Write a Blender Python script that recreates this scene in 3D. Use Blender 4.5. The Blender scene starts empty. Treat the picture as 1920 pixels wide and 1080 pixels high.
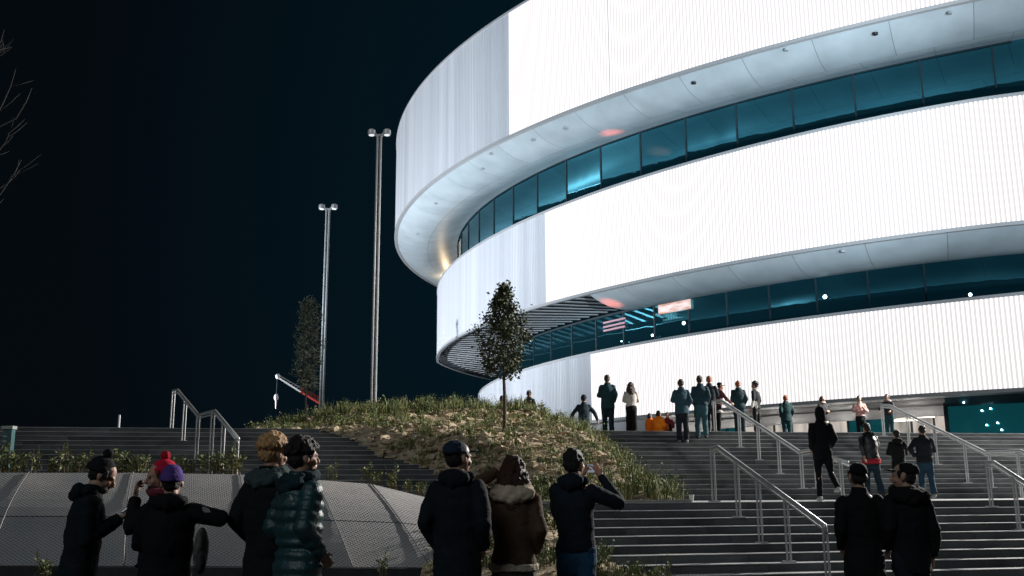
import bpy, math, random
from mathutils import Vector, Matrix, noise
R = math.radians
sc = bpy.context.scene
COL = sc.collection
random.seed(7)

# ------------------------------------------------------------------ camera
H = 1.40
F = 1867.0
PITCH = math.atan(390 / F)
ROLL = R(0.35)
cam_d = bpy.data.cameras.new('camera')
cam_d.lens = 36 * F / 1920
cam_d.sensor_width = 36
cam_d.clip_end = 3000
cam = bpy.data.objects.new('camera', cam_d)
COL.objects.link(cam)
CAM_M = Matrix.Translation((0, 0, H)) @ Matrix.Rotation(math.pi / 2 + PITCH, 4, 'X') @ Matrix.Rotation(-ROLL, 4, 'Z')
cam.matrix_world = CAM_M
sc.camera = cam
CAM3 = CAM_M.to_3x3()


def ray(px, py):
    return CAM3 @ Vector(((px - 960) / F, (540 - py) / F, -1.0))


def at(px, py, y):
    """a surveyed point: pixel of the photograph and its distance y in metres"""
    d = ray(px, py)
    t = y / d.y
    return Vector((d.x * t, y, H + d.z * t))


def on_z(px, py, z):
    d = ray(px, py)
    t = (z - H) / d.z
    return Vector((d.x * t, d.y * t, z))


# ------------------------------------------------------------------ materials
MATS = {}


def mat(name, col, rough=0.7, metal=0.0, noise_amt=0.0, noise_scale=8.0, emit=None, emit_s=0.0, bump=0.0, bump_scale=60.0, spec=0.5, coords='Object', col2=None, sheen=0.0):
    m = bpy.data.materials.new(name)
    m.use_nodes = True
    nt = m.node_tree
    b = nt.nodes['Principled BSDF']
    b.inputs['Base Color'].default_value = (*col, 1)
    b.inputs['Roughness'].default_value = rough
    b.inputs['Metallic'].default_value = metal
    b.inputs['Specular IOR Level'].default_value = spec
    if sheen:
        b.inputs['Sheen Weight'].default_value = sheen
        b.inputs['Sheen Roughness'].default_value = 0.4
    tc = nt.nodes.new('ShaderNodeTexCoord')
    if noise_amt or col2:
        n = nt.nodes.new('ShaderNodeTexNoise')
        n.inputs['Scale'].default_value = noise_scale
        n.inputs['Detail'].default_value = 6
        n.inputs['Roughness'].default_value = 0.65
        nt.links.new(tc.outputs[coords], n.inputs['Vector'])
        r = nt.nodes.new('ShaderNodeValToRGB')
        r.color_ramp.elements[0].position = 0.32
        r.color_ramp.elements[1].position = 0.68
        c2 = col2 or tuple(min(1, c * (1 + noise_amt)) for c in col)
        c1 = col if col2 else tuple(c * (1 - noise_amt) for c in col)
        r.color_ramp.elements[0].color = (*c1, 1)
        r.color_ramp.elements[1].color = (*c2, 1)
        nt.links.new(n.outputs['Fac'], r.inputs['Fac'])
        nt.links.new(r.outputs['Color'], b.inputs['Base Color'])
    if bump:
        n2 = nt.nodes.new('ShaderNodeTexNoise')
        n2.inputs['Scale'].default_value = bump_scale
        n2.inputs['Detail'].default_value = 4
        nt.links.new(tc.outputs[coords], n2.inputs['Vector'])
        bp = nt.nodes.new('ShaderNodeBump')
        bp.inputs['Strength'].default_value = bump
        bp.inputs['Distance'].default_value = 0.02
        nt.links.new(n2.outputs['Fac'], bp.inputs['Height'])
        nt.links.new(bp.outputs['Normal'], b.inputs['Normal'])
    if emit:
        b.inputs['Emission Color'].default_value = (*emit, 1)
        b.inputs['Emission Strength'].default_value = emit_s
    MATS[name] = m
    return m


# ------------------------------------------------------------------ mesh builder
class MB:
    def __init__(s):
        s.v = []
        s.f = []
        s.mi = []
        s.uv = []

    def quad(s, a, b, c, d, mi=0, uv=None):
        n = len(s.v)
        s.v += [tuple(a), tuple(b), tuple(c), tuple(d)]
        s.f.append((n, n + 1, n + 2, n + 3))
        s.mi.append(mi)
        s.uv.append(uv or ((0, 0), (1, 0), (1, 1), (0, 1)))

    def tri(s, a, b, c, mi=0):
        n = len(s.v)
        s.v += [tuple(a), tuple(b), tuple(c)]
        s.f.append((n, n + 1, n + 2))
        s.mi.append(mi)
        s.uv.append(((0, 0), (1, 0), (.5, 1)))

    def box(s, c, size, rz=0.0, M=None, mi=0):
        hx, hy, hz = size[0] / 2, size[1] / 2, size[2] / 2
        n = len(s.v)
        MM = M if M is not None else Matrix.Translation(c) @ Matrix.Rotation(rz, 4, 'Z')
        for z in (-hz, hz):
            for x, y in ((-hx, -hy), (hx, -hy), (hx, hy), (-hx, hy)):
                s.v.append(tuple(MM @ Vector((x, y, z))))
        for q in ((3, 2, 1, 0), (4, 5, 6, 7), (0, 1, 5, 4), (1, 2, 6, 5), (2, 3, 7, 6), (3, 0, 4, 7)):
            s.f.append(tuple(n + i for i in q))
            s.mi.append(mi)
            s.uv.append(((0, 0), (1, 0), (1, 1), (0, 1)))

    def bar(s, a, b, w, h, mi=0, up=(0, 0, 1)):
        """rectangular bar from a to b"""
        a, b = Vector(a), Vector(b)
        d = (b - a)
        L = d.length
        d.normalize()
        x = d.cross(Vector(up))
        if x.length < 1e-4:
            x = d.cross(Vector((0, 1, 0)))
        x.normalize()
        z = x.cross(d)
        M = Matrix((x, d, z)).transposed().to_4x4()
        M.translation = (a + b) / 2
        s.box(None, (w, L, h), M=M, mi=mi)

    def tube(s, pts, radii, n=8, mi=0, ell=None, up=None, caps=True, dome=False):
        pts = [Vector(p) for p in pts]
        if not hasattr(radii, '__len__'):
            radii = [radii] * len(pts)
        if dome:
            d0 = (pts[0] - pts[1]).normalized()
            d1 = (pts[-1] - pts[-2]).normalized()
            def rr(r, k):
                return (r[0] * k, r[1] * k) if hasattr(r, '__len__') else r * k
            def mx(r):
                return max(r) if hasattr(r, '__len__') else r
            P0 = [pts[0] + d0 * mx(radii[0]) * .95, pts[0] + d0 * mx(radii[0]) * .7]
            R0 = [rr(radii[0], .25), rr(radii[0], .72)]
            P1 = [pts[-1] + d1 * mx(radii[-1]) * .7, pts[-1] + d1 * mx(radii[-1]) * .95]
            R1 = [rr(radii[-1], .72), rr(radii[-1], .25)]
            pts = P0 + pts + P1
            radii = R0 + list(radii) + R1
        base = len(s.v)
        ref = Vector(up) if up else None
        prev = None
        for i, p in enumerate(pts):
            if i == 0:
                t = pts[1] - pts[0]
            elif i == len(pts) - 1:
                t = pts[-1] - pts[-2]
            else:
                t = (pts[i + 1] - pts[i]).normalized() + (pts[i] - pts[i - 1]).normalized()
            if t.length < 1e-9:
                t = Vector((0, 0, 1))
            t.normalize()
            if prev is None:
                a = ref if ref is not None else (Vector((1, 0, 0)) if abs(t.x) < .9 else Vector((0, 1, 0)))
            else:
                a = prev
            x = (a - t * a.dot(t))
            if x.length < 1e-6:
                x = t.orthogonal()
            x.normalize()
            prev = x
            y = t.cross(x)
            r = radii[i]
            rx, ry = r if hasattr(r, '__len__') else (r, r)
            for k in range(n):
                ang = 2 * math.pi * k / n
                s.v.append(tuple(p + x * math.cos(ang) * rx + y * math.sin(ang) * ry))
        m = len(pts)
        for i in range(m - 1):
            for k in range(n):
                k2 = (k + 1) % n
                s.f.append((base + i * n + k, base + i * n + k2, base + (i + 1) * n + k2, base + (i + 1) * n + k))
                s.mi.append(mi)
                s.uv.append(((k / n, i), ((k + 1) / n, i), ((k + 1) / n, i + 1), (k / n, i + 1)))
        if caps:
            s.f.append(tuple(base + k for k in reversed(range(n))))
            s.mi.append(mi)
            s.uv.append(tuple((0, 0) for _ in range(n)))
            s.f.append(tuple(base + (m - 1) * n + k for k in range(n)))
            s.mi.append(mi)
            s.uv.append(tuple((0, 0) for _ in range(n)))

    def ell(s, c, r, M=None, nu=12, nv=8, mi=0):
        c = Vector(c)
        if not hasattr(r, '__len__'):
            r = (r, r, r)
        base = len(s.v)
        def T(p):
            p = c + Vector(p)
            return tuple(M @ p) if M is not None else tuple(p)
        s.v.append(T((0, 0, -r[2])))
        for j in range(1, nv):
            ph = -math.pi / 2 + math.pi * j / nv
            for i in range(nu):
                th = 2 * math.pi * i / nu
                s.v.append(T((r[0] * math.cos(ph) * math.cos(th), r[1] * math.cos(ph) * math.sin(th), r[2] * math.sin(ph))))
        s.v.append(T((0, 0, r[2])))
        top = len(s.v) - 1
        def add(*q):
            s.f.append(tuple(q))
            s.mi.append(mi)
            s.uv.append(tuple((0, 0) for _ in q))
        for i in range(nu):
            add(base, base + 1 + (i + 1) % nu, base + 1 + i)
            add(top, base + 1 + (nv - 2) * nu + i, base + 1 + (nv - 2) * nu + (i + 1) % nu)
        for j in range(nv - 2):
            for i in range(nu):
                a = base + 1 + j * nu
                add(a + i, a + (i + 1) % nu, a + nu + (i + 1) % nu, a + nu + i)

    def mesh(s, name, origin=None):
        me = bpy.data.meshes.new(name)
        o = Vector(origin) if origin is not None else None
        vs = [tuple(Vector(v) - o) for v in s.v] if o is not None else s.v
        me.from_pydata(vs, [], s.f)
        return me

    def build(s, name, mats, parent=None, smooth=False, origin=None, uv=False):
        if not isinstance(mats, (list, tuple)):
            mats = [mats]
        org = origin
        if org is None and parent is not None:
            org = parent.location
        me = s.mesh(name, org)
        for m in mats:
            me.materials.append(m)
        if len(mats) > 1:
            me.polygons.foreach_set('material_index', s.mi)
        if smooth:
            me.polygons.foreach_set('use_smooth', [True] * len(me.polygons))
        if uv:
            l = me.uv_layers.new(name='UVMap')
            flat = []
            for q in s.uv:
                for a in q:
                    flat += [a[0], a[1]]
            l.data.foreach_set('uv', flat)
        me.update()
        ob = bpy.data.objects.new(name, me)
        COL.objects.link(ob)
        if parent is not None:
            ob.parent = parent
        elif org is not None:
            ob.location = org
        return ob


def tag(o, label=None, cat=None, group=None, kind=None):
    if label:
        o['label'] = label
    if cat:
        o['category'] = cat
    if group:
        o['group'] = group
    if kind:
        o['kind'] = kind
    return o


def empty(name, loc, label=None, cat=None, group=None, rz=0.0):
    o = bpy.data.objects.new(name, None)
    o.location = loc
    o.rotation_euler = (0, 0, rz)
    COL.objects.link(o)
    return tag(o, label, cat, group)




def remesh(mb, voxel, smooth=3, fac=0.5):
    """one continuous skin over overlapping closed shapes"""
    me = mb.mesh('tmp')
    ob = bpy.data.objects.new('tmp', me)
    COL.objects.link(ob)
    m = ob.modifiers.new('r', 'REMESH')
    m.mode = 'VOXEL'
    m.voxel_size = voxel
    if smooth:
        m2 = ob.modifiers.new('s', 'SMOOTH')
        m2.factor = fac
        m2.iterations = smooth
    dg = bpy.context.evaluated_depsgraph_get()
    out = bpy.data.meshes.new_from_object(ob.evaluated_get(dg))
    bpy.data.objects.remove(ob)
    bpy.data.meshes.remove(me)
    return out


def displace(me, amp, scale, seed=0.0, aniso=(1, 1, 1)):
    me.update()
    no = [v.normal.copy() for v in me.vertices]
    for v, n in zip(me.vertices, no):
        c = v.co
        k = noise.fractal(Vector((c.x * scale * aniso[0] + seed, c.y * scale * aniso[1] + seed * .7, c.z * scale * aniso[2])), 1.0, 2.1, 3)
        v.co = c + n * amp * k
    me.update()


def mesh_obj(name, me, mats, parent=None, smooth=True):
    if not isinstance(mats, (list, tuple)):
        mats = [mats]
    me.name = name
    me.materials.clear()
    for m in mats:
        me.materials.append(m)
    if smooth:
        me.polygons.foreach_set('use_smooth', [True] * len(me.polygons))
    ob = bpy.data.objects.new(name, me)
    COL.objects.link(ob)
    if parent is not None:
        ob.parent = parent
    return ob


# ------------------------------------------------------------------ the terraced site
A11 = R(11)
EX = Vector((math.cos(A11), math.sin(A11), 0))
ED = Vector((-math.sin(A11), math.cos(A11), 0))
S0 = Vector((1.6, 17.5, 0))
RI, TR = 0.1275, 0.33
RISERS = [-(10 - k) * TR for k in range(1, 11)] + [4.3, 4.63] + [6.5 + j * TR for j in range(13)]
ZTOP = RI * len(RISERS)     # 3.19
S_TOP = RISERS[-1]


def stair_s(x, y):
    return (Vector((x, y, 0)) - S0).dot(ED)


def stair_z(x, y):
    s = stair_s(x, y)
    return RI * sum(1 for r in RISERS if s >= r)


def stair_zs(x, y):
    """stair pitch without the steps"""
    s = stair_s(x, y)
    def lin(a, b, n):
        return max(0, min(1, (s - a) / (b - a))) * n * RI
    return lin(-3.3, 0, 10) + lin(4.0, 4.63, 2) + lin(6.2, 10.5, 13)


def st(l, s, z):
    p = S0 + EX * l + ED * s
    return Vector((p.x, p.y, z))


def stone(name, col, amt, rough=.8, scale=1.4, streak=True):
    m = mat(name, col, rough, noise_amt=amt, noise_scale=scale, bump=.25, bump_scale=45, coords='Object')
    return m


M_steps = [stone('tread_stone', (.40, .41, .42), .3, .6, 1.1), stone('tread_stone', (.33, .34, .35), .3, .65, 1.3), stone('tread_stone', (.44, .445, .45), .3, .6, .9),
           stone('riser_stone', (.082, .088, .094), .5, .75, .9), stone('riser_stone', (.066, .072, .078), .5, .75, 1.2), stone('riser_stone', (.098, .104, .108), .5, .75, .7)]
M_paving = stone('plaza_paving', (.09, .09, .095), .25)
M_asphalt = mat('asphalt', (.05, .05, .052), .85, noise_amt=.4, noise_scale=3, bump=.3, bump_scale=120)

# ground to the horizon
g = MB()
g.quad((-900, -600, 0), (900, -600, 0), (900, 1400, 0), (-900, 1400, 0))
tag(g.build('ground', M_asphalt), kind='structure')


def flight(name, l0, l1, idx):
    """run of steps between l0 and l1; treads overhang 2 cm, one mesh"""
    mb = MB()
    nseg = 1
    for i in idx:
        s = RISERS[i]
        z0, z1 = RI * i, RI * (i + 1)
        s_next = RISERS[i + 1] if i + 1 < len(RISERS) else s + 1.2
        a, b = st(l0, s, 0), st(l1, s, 0)
        rnd_s = random.Random(i * 7 + 3)
        cuts = [l0]
        while cuts[-1] < l1 - 2.2:
            cuts.append(cuts[-1] + rnd_s.uniform(1.35, 1.65))
        cuts.append(l1)
        for q in range(len(cuts) - 1):
            u0, u1 = cuts[q], cuts[q + 1]
            a, b = st(u0 + .002, s, 0), st(u1 - .002, s, 0)
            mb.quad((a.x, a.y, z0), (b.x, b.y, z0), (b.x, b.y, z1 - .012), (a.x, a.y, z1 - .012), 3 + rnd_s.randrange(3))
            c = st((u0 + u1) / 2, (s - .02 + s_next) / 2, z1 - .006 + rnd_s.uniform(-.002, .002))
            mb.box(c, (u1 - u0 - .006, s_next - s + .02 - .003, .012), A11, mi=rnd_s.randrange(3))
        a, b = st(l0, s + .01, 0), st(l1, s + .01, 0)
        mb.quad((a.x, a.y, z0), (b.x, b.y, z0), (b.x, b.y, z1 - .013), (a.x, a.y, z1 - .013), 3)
    return tag(mb.build(name, M_steps), kind='structure')


flight('lower_steps', -2.9, 24, range(0, 10))
flight('upper_steps', -30, 30, range(10, 25))
# plaza on top, one sheet up to the arena and beyond
g = MB()
a = S_TOP + .5
for q in ((st(-70, a, ZTOP - .006), st(90, a, ZTOP - .006), st(90, 150, ZTOP - .006), st(-70, 150, ZTOP - .006)),):
    g.quad(*q)
p0, p1 = st(-70, a, 0), st(-30, a, 0)
g.quad((p0.x, p0.y, 0), (p1.x, p1.y, 0), (p1.x, p1.y, ZTOP), (p0.x, p0.y, ZTOP))
tag(g.build('plaza', M_paving), kind='structure')

# ------------------------------------------------------------------ arena
RINGS = {   # centre x, y, R, a, b, c, z top, z bottom, overhang, scale
    'A': dict(c=(44.928, 96.986), r=(56.189, 2.759, 5.106, 1.786), zt=32.60, zb=23.66, w=5.95),
    'B': dict(c=(40.562 * .87, 92.841 * .87), r=tuple(.87 * q for q in (40.044, 8.197, -2.706, -1.475)), zt=22.06 * .87, zb=14.73 * .87, w=6.2),
    'C': dict(c=(52.747, 93.693), r=(54.766, 1.549, -.082, .47), zt=9.28, zb=4.84, w=1.6),
}
U0, U1 = -1.45, 0.95


def rad(ring, u):
    R0, a, b, c = ring['r']
    def f(v):
        return R0 + a * v * v + b * v ** 3 + c * v ** 4
    lo, hi = -1.12, .45
    if u < lo:
        d = (f(lo + .01) - f(lo)) / .01
        return f(lo) + d * (u - lo) * .5
    if u > hi:
        d = (f(hi) - f(hi - .01)) / .01
        return f(hi) + d * (u - hi) * .5
    return f(u)


def rp(ring, u, inset, z):
    th = R(225) + u
    r = rad(ring, u) - inset
    return Vector((ring['c'][0] + r * math.cos(th), ring['c'][1] + r * math.sin(th), z + H))


def u_of(ring, px, py, z):
    p = on_z(px, py, z + H)
    th = math.atan2(p.y - ring['c'][1], p.x - ring['c'][0]) % (2 * math.pi)
    return th - R(225)


def arc_us(ring, u0, u1, step):
    us = [u0]
    while us[-1] < u1:
        us.append(us[-1] + step / rad(ring, us[-1]))
    us[-1] = u1
    return us


def uv_nodes(m):
    nt = m.node_tree
    uv = nt.nodes.new('ShaderNodeUVMap')
    return nt, nt.nodes['Principled BSDF'], uv


# lit LED cladding: bars that glow, the strips between them glow less
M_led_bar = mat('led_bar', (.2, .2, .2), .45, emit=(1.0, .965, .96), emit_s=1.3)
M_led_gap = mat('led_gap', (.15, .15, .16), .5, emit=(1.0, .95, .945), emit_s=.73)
# unlit aluminium cladding with uneven vertical streaks of tone
M_alu = mat('aluminium_cladding', (.7, .72, .75), .55, metal=0.0)
nt, b, uv = uv_nodes(M_alu)
mp = nt.nodes.new('ShaderNodeMapping')
mp.inputs['Scale'].default_value = (.55, .006, 1)
nt.links.new(uv.outputs[0], mp.inputs[0])
n = nt.nodes.new('ShaderNodeTexNoise')
n.inputs['Scale'].default_value = 1.0
n.inputs['Detail'].default_value = 7
n.inputs['Roughness'].default_value = .7
nt.links.new(mp.outputs[0], n.inputs['Vector'])
rp_ = nt.nodes.new('ShaderNodeValToRGB')
rp_.color_ramp.elements[0].position = .33
rp_.color_ramp.elements[0].color = (.40, .40, .47, 1)
rp_.color_ramp.elements[1].position = .60
rp_.color_ramp.elements[1].color = (.78, .79, .84, 1)
nt.links.new(n.outputs['Fac'], rp_.inputs['Fac'])
nt.links.new(rp_.outputs['Color'], b.inputs['Base Color'])
M_alu_gap = mat('aluminium_groove', (.58, .60, .64), .6)
M_rim = mat('rim_metal', (.55, .56, .58), .4, metal=.3)
M_roof = mat('roof_membrane', (.2, .2, .21), .9, noise_amt=.2)
# soffit panels: pale metal with dark panel joints
M_soffit = mat('soffit_panel', (.72, .74, .76), .42)
nt, b, uv = uv_nodes(M_soffit)
br = nt.nodes.new('ShaderNodeTexBrick')
br.offset = .5
br.inputs['Scale'].default_value = 1.0
br.inputs['Mortar Size'].default_value = .018
br.inputs['Brick Width'].default_value = 3.9
br.inputs['Row Height'].default_value = 3.2
br.inputs['Color1'].default_value = (.66, .75, .80, 1)
br.inputs['Color2'].default_value = (.58, .67, .72, 1)
br.inputs['Mortar'].default_value = (.27, .29, .31, 1)
mp = nt.nodes.new('ShaderNodeMapping')
mp.inputs['Rotation'].default_value = (0, 0, R(0))
nt.links.new(uv.outputs[0], mp.inputs[0])
nt.links.new(mp.outputs[0], br.inputs['Vector'])
nn = nt.nodes.new('ShaderNodeTexNoise')
nn.inputs['Scale'].default_value = .55
nn.inputs['Detail'].default_value = 8
nt.links.new(uv.outputs[0], nn.inputs['Vector'])
mx = nt.nodes.new('ShaderNodeMix')
mx.data_type = 'RGBA'
mx.blend_type = 'MULTIPLY'
mx.inputs[0].default_value = .45
nt.links.new(br.outputs['Color'], mx.inputs[6])
nt.links.new(nn.outputs['Fac'], mx.inputs[7])
nt.links.new(mx.outputs[2], b.inputs['Base Color'])
# coated teal facade glass (mirrors the soffit above it)
M_glass = mat('teal_coated_glass', (.065, .27, .345), .03, metal=.95)
nt = M_glass.node_tree
b = nt.nodes['Principled BSDF']
tc = nt.nodes.new('ShaderNodeTexCoord')
wn = nt.nodes.new('ShaderNodeTexNoise')
wn.inputs['Scale'].default_value = .55
wn.inputs['Detail'].default_value = 1.5
nt.links.new(tc.outputs['Object'], wn.inputs['Vector'])
bp = nt.nodes.new('ShaderNodeBump')
bp.inputs['Strength'].default_value = .1
bp.inputs['Distance'].default_value = .12
nt.links.new(wn.outputs['Fac'], bp.inputs['Height'])
nt.links.new(bp.outputs['Normal'], b.inputs['Normal'])
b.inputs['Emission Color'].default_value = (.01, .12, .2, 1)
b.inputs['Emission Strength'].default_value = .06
M_mull = mat('dark_mullion', (.02, .035, .045), .5)
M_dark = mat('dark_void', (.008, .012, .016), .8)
M_louvre = mat('louvre_metal', (.42, .43, .45), .5, metal=.2, noise_amt=.2, noise_scale=.8)

LED_U = {'A': u_of(RINGS['A'], 953, 255, 23.66), 'B': u_of(RINGS['B'], 1040, 570, RINGS['B']['zb']), 'C': u_of(RINGS['C'], 1106, 664, 9.28)}
arena = empty('arena', (30, 80, ZTOP), 'round arena of three stacked white glowing metal bands with teal glass between them', 'arena')
RNAME = {'A': 'upper', 'B': 'middle', 'C': 'lower'}
PITCHW = .22


def cladding(ring, u0, u1, mats, name, label, uv=False):
    mb = MB()
    u = u0
    d = .05 if not uv else .02
    zt, zb = ring['zt'], ring['zb']
    L = 0
    while u < u1:
        r = rad(ring, u)
        w = PITCHW / r
        prof = [(0, d), (.21, d), (.26, 0), (.74, 0), (.79, d)]
        pts = [(rp(ring, u + a * w, i, zb), rp(ring, u + a * w, i, zt)) for a, i in prof] + [(rp(ring, u + w, d, zb), rp(ring, u + w, d, zt))]
        for k in range(5):
            mi = 0 if k == 2 else 1
            (p, q), (p2, q2) = pts[k], pts[k + 1]
            uvv = ((L, 0), (L + .1, 0), (L + .1, zt - zb), (L, zt - zb))
            mb.quad(p, p2, q2, q, mi, uvv)
        u += w
        L += PITCHW
    o = mb.build(name, mats, arena, uv=uv)
    o['label'] = label
    return o


def sweep(ring, us, prof, name, m, parent=arena, smooth=True, label=None):
    """prof: list of (inset, z) swept along the ring"""
    mb = MB()
    n = len(prof)
    dist = [0]
    for i in range(1, n):
        dist.append(dist[-1] + math.hypot(prof[i][0] - prof[i - 1][0], prof[i][1] - prof[i - 1][1]))
    L = 0
    R0 = ring['r'][0]
    for i, u in enumerate(us):
        for (ins, z) in prof:
            mb.v.append(tuple(rp(ring, u, ins, z)))
    for i in range(len(us) - 1):
        L0, L1 = us[i] * R0, us[i + 1] * R0
        for k in range(n - 1):
            mb.f.append((i * n + k, (i + 1) * n + k, (i + 1) * n + k + 1, i * n + k + 1))
            mb.mi.append(0)
            mb.uv.append(((L0, dist[k]), (L1, dist[k]), (L1, dist[k + 1]), (L0, dist[k + 1])))
    o = mb.build(name, m, parent, smooth=smooth, uv=True)
    if label:
        o['label'] = label
    return o


DIP = .08


def sag_z(t):
    return 3.9 * t * max(0.0, 1 - t) ** 1.3 + DIP * t


def soffit_prof(ring, n=18):
    z, w = ring['zb'], ring['w']
    return [(.06 + (w - .06) * i / n, z - .03 - sag_z(i / n)) for i in range(n + 1)]


for k in 'ABC':
    ring = RINGS[k]
    cladding(ring, LED_U[k], U1, [M_led_bar, M_led_gap], 'lit_band', 'brightly lit white part of the %s metal band' % RNAME[k])
    cladding(ring, U0, LED_U[k], [M_alu, M_alu_gap], 'unlit_band', 'unlit streaked grey end of the %s metal band' % RNAME[k], uv=True)
    us = arc_us(ring, U0, U1, .8)
    zt, zb = ring['zt'], ring['zb']
    t = sweep(ring, us, [(.12, zb + .02), (-.05, zb + .02), (-.05, zb - .16), (.2, zb - .16)], 'rim', M_rim, smooth=False)
    t = sweep(ring, us, [(.12, zt - .02), (-.05, zt - .02), (-.05, zt + .14), (.3, zt + .14)], 'rim', M_rim, smooth=False)
    sweep(ring, us, [(.3, zt + .139), (9, zt - .1)], 'ledge', M_roof)

# a vertical joint in the lit cladding of the top band
uj = u_of(RINGS['A'], 1145, 178, RINGS['A']['zb'])
mb = MB()
p = rp(RINGS['A'], uj, -.015, RINGS['A']['zb'] + .1)
mb.bar(p, p + Vector((0, 0, RINGS['A']['zt'] - RINGS['A']['zb'] - .2)), .03, .03, up=(-.5, -.85, 0))
mb.build('cladding_joint', M_rim, arena)
# soffits
ring = RINGS['A']
sweep(ring, arc_us(ring, U0, U1, .6), soffit_prof(ring), 'soffit', M_soffit, label='smooth pale underside of the upper metal band')
ring = RINGS['B']
UB = u_of(ring, 1115, 550, ring['zb'])
sweep(ring, arc_us(ring, UB, U1, .6), soffit_prof(ring), 'soffit', M_soffit, label='smooth pale underside of the middle metal band')
# open louvred end of the middle soffit
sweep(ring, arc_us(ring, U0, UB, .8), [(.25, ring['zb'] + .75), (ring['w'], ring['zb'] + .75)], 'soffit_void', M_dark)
mb = MB()
for i, u in enumerate(arc_us(ring, U0, UB - .01, 1.3)):
    a, b_ = rp(ring, u, .22, ring['zb'] + .1), rp(ring, u + .03, ring['w'], ring['zb'] + .1)
    mb.bar(a, b_, .30, .05)
mb.build('louvre_slats', M_louvre, arena)
mb = MB()
a0, a1 = rp(ring, UB, .06, ring['zb'] - .03), rp(ring, UB, ring['w'], ring['zb'] - .03)
up = Vector((0, 0, .8))
mb.quad(a0, a1, a1 + up, a0 + up)
mb.build('soffit_end', M_rim, arena)
ring = RINGS['C']
sweep(ring, arc_us(ring, U0, U1, .8), [(.06, ring['zb'] - .03), (.8, ring['zb'] - .12), (1.6, ring['zb'] - .12)], 'soffit', mat('soffit_grey', (.55, .57, .59), .5, noise_amt=.15, noise_scale=.5), label='grey underside of the lower metal band')


# glass bands of flat panes
def glass_band(ring, inset, z0, z1, width, ua, ub, M=M_glass, lit=None):
    us = arc_us(ring, ua, ub, width)
    for i in range(len(us) - 1):
        a, b_ = rp(ring, us[i], inset, z0), rp(ring, us[i + 1], inset, z0)
        # every pane is set at a hair of a different angle, as in the photo
        mb = MB()
        dz = Vector((0, 0, z1 - z0))
        mb.quad(a, b_, b_ + dz, a + dz)
        w = mb.build('window', (lit or {}).get(i, M), arena)
        mf = MB()
        nrm = ((b_ - a).cross(Vector((0, 0, 1)))).normalized()
        mf.bar(a + nrm * .03, a + nrm * .03 + dz, .085, .07, up=tuple(nrm))
        f = mf.build('mullion', M_mull, w, origin=arena.location)
    return us


A, B, C = RINGS['A'], RINGS['B'], RINGS['C']
usA = glass_band(A, A['w'] - .02, B['zt'] - .4, A['zb'] - .06, 4.0, -.95, .42)
usB = glass_band(B, B['w'] - .02, C['zt'] - .4, B['zb'] - .06, 3.7, -.95, .42)
for ring, zlo, wi in ((A, B['zt'], 5.88), (B, C['zt'], 6.13)):
    sweep(ring, arc_us(ring, -.95, .42, 1.0), [(wi, ring['zb'] - .06), (wi - .02, ring['zb'] - .22)], 'head_frame', M_mull)
# wall behind the parts of the glass bands that are out of view
for ring, zlo in ((A, B['zt']), (B, C['zt'])):
    sweep(ring, arc_us(ring, .42, U1, 1.5), [(ring['w'], ring['zb']), (ring['w'], zlo - .4)], 'side_wall', M_glass)
    sweep(ring, arc_us(ring, U0, -.95, 1.5), [(ring['w'], ring['zb']), (ring['w'], zlo - .4)], 'side_wall', M_glass)


def pane_pt(ring, px, py):
    """point of the photograph on the glass cylinder of a ring"""
    d = ray(px, py)
    best = None
    t = 40.0
    while t < 130:
        p = Vector((d.x * t / d.y, t, d.z * t / d.y))
        rr = math.hypot(p.x - ring['c'][0], p.y - ring['c'][1])
        u = (math.atan2(p.y - ring['c'][1], p.x - ring['c'][0]) % (2 * math.pi)) - R(225)
        if rr < rad(ring, u) - (ring['w'] - .25):
            return u, p.z
        t += .05
    return 0, 0


# glowing dots drawn as street lamp reflections on the middle glass; lit room behind
M_reflection = mat('reflection_glow', (.8, .9, .9), .3, emit=(.55, .95, 1.0), emit_s=9)
M_dot_mount = mat('dot_mount', (.05, .06, .07), .5)
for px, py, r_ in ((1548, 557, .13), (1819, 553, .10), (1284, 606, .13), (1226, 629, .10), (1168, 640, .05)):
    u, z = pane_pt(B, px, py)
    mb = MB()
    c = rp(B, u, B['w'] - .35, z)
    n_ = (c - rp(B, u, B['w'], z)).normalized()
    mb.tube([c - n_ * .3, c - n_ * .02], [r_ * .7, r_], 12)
    o = mb.build('reflection_dot', M_dot_mount, arena, smooth=False)
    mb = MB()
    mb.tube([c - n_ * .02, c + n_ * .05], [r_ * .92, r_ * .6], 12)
    mb.build('lens', M_reflection, o, origin=arena.location)  # glowing face painted as a lamp's reflection


def glow_mat(name, c1, c2, s, scale=1.0, stretch=(1, 1, 4)):
    m = mat(name, (.1, .05, .04), .5)
    nt = m.node_tree
    b = nt.nodes['Principled BSDF']
    tc = nt.nodes.new('ShaderNodeTexCoord')
    mp = nt.nodes.new('ShaderNodeMapping')
    mp.inputs['Scale'].default_value = stretch
    n = nt.nodes.new('ShaderNodeTexNoise')
    n.inputs['Scale'].default_value = scale
    n.inputs['Detail'].default_value = 5
    r = nt.nodes.new('ShaderNodeValToRGB')
    r.color_ramp.elements[0].color = (*c1, 1)
    r.color_ramp.elements[0].position = .35
    r.color_ramp.elements[1].color = (*c2, 1)
    r.color_ramp.elements[1].position = .62
    nt.links.new(tc.outputs['Object'], mp.inputs[0])
    nt.links.new(mp.outputs[0], n.inputs['Vector'])
    nt.links.new(n.outputs['Fac'], r.inputs['Fac'])
    nt.links.new(r.outputs['Color'], b.inputs['Emission Color'])
    b.inputs['Emission Strength'].default_value = s
    return m


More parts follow.
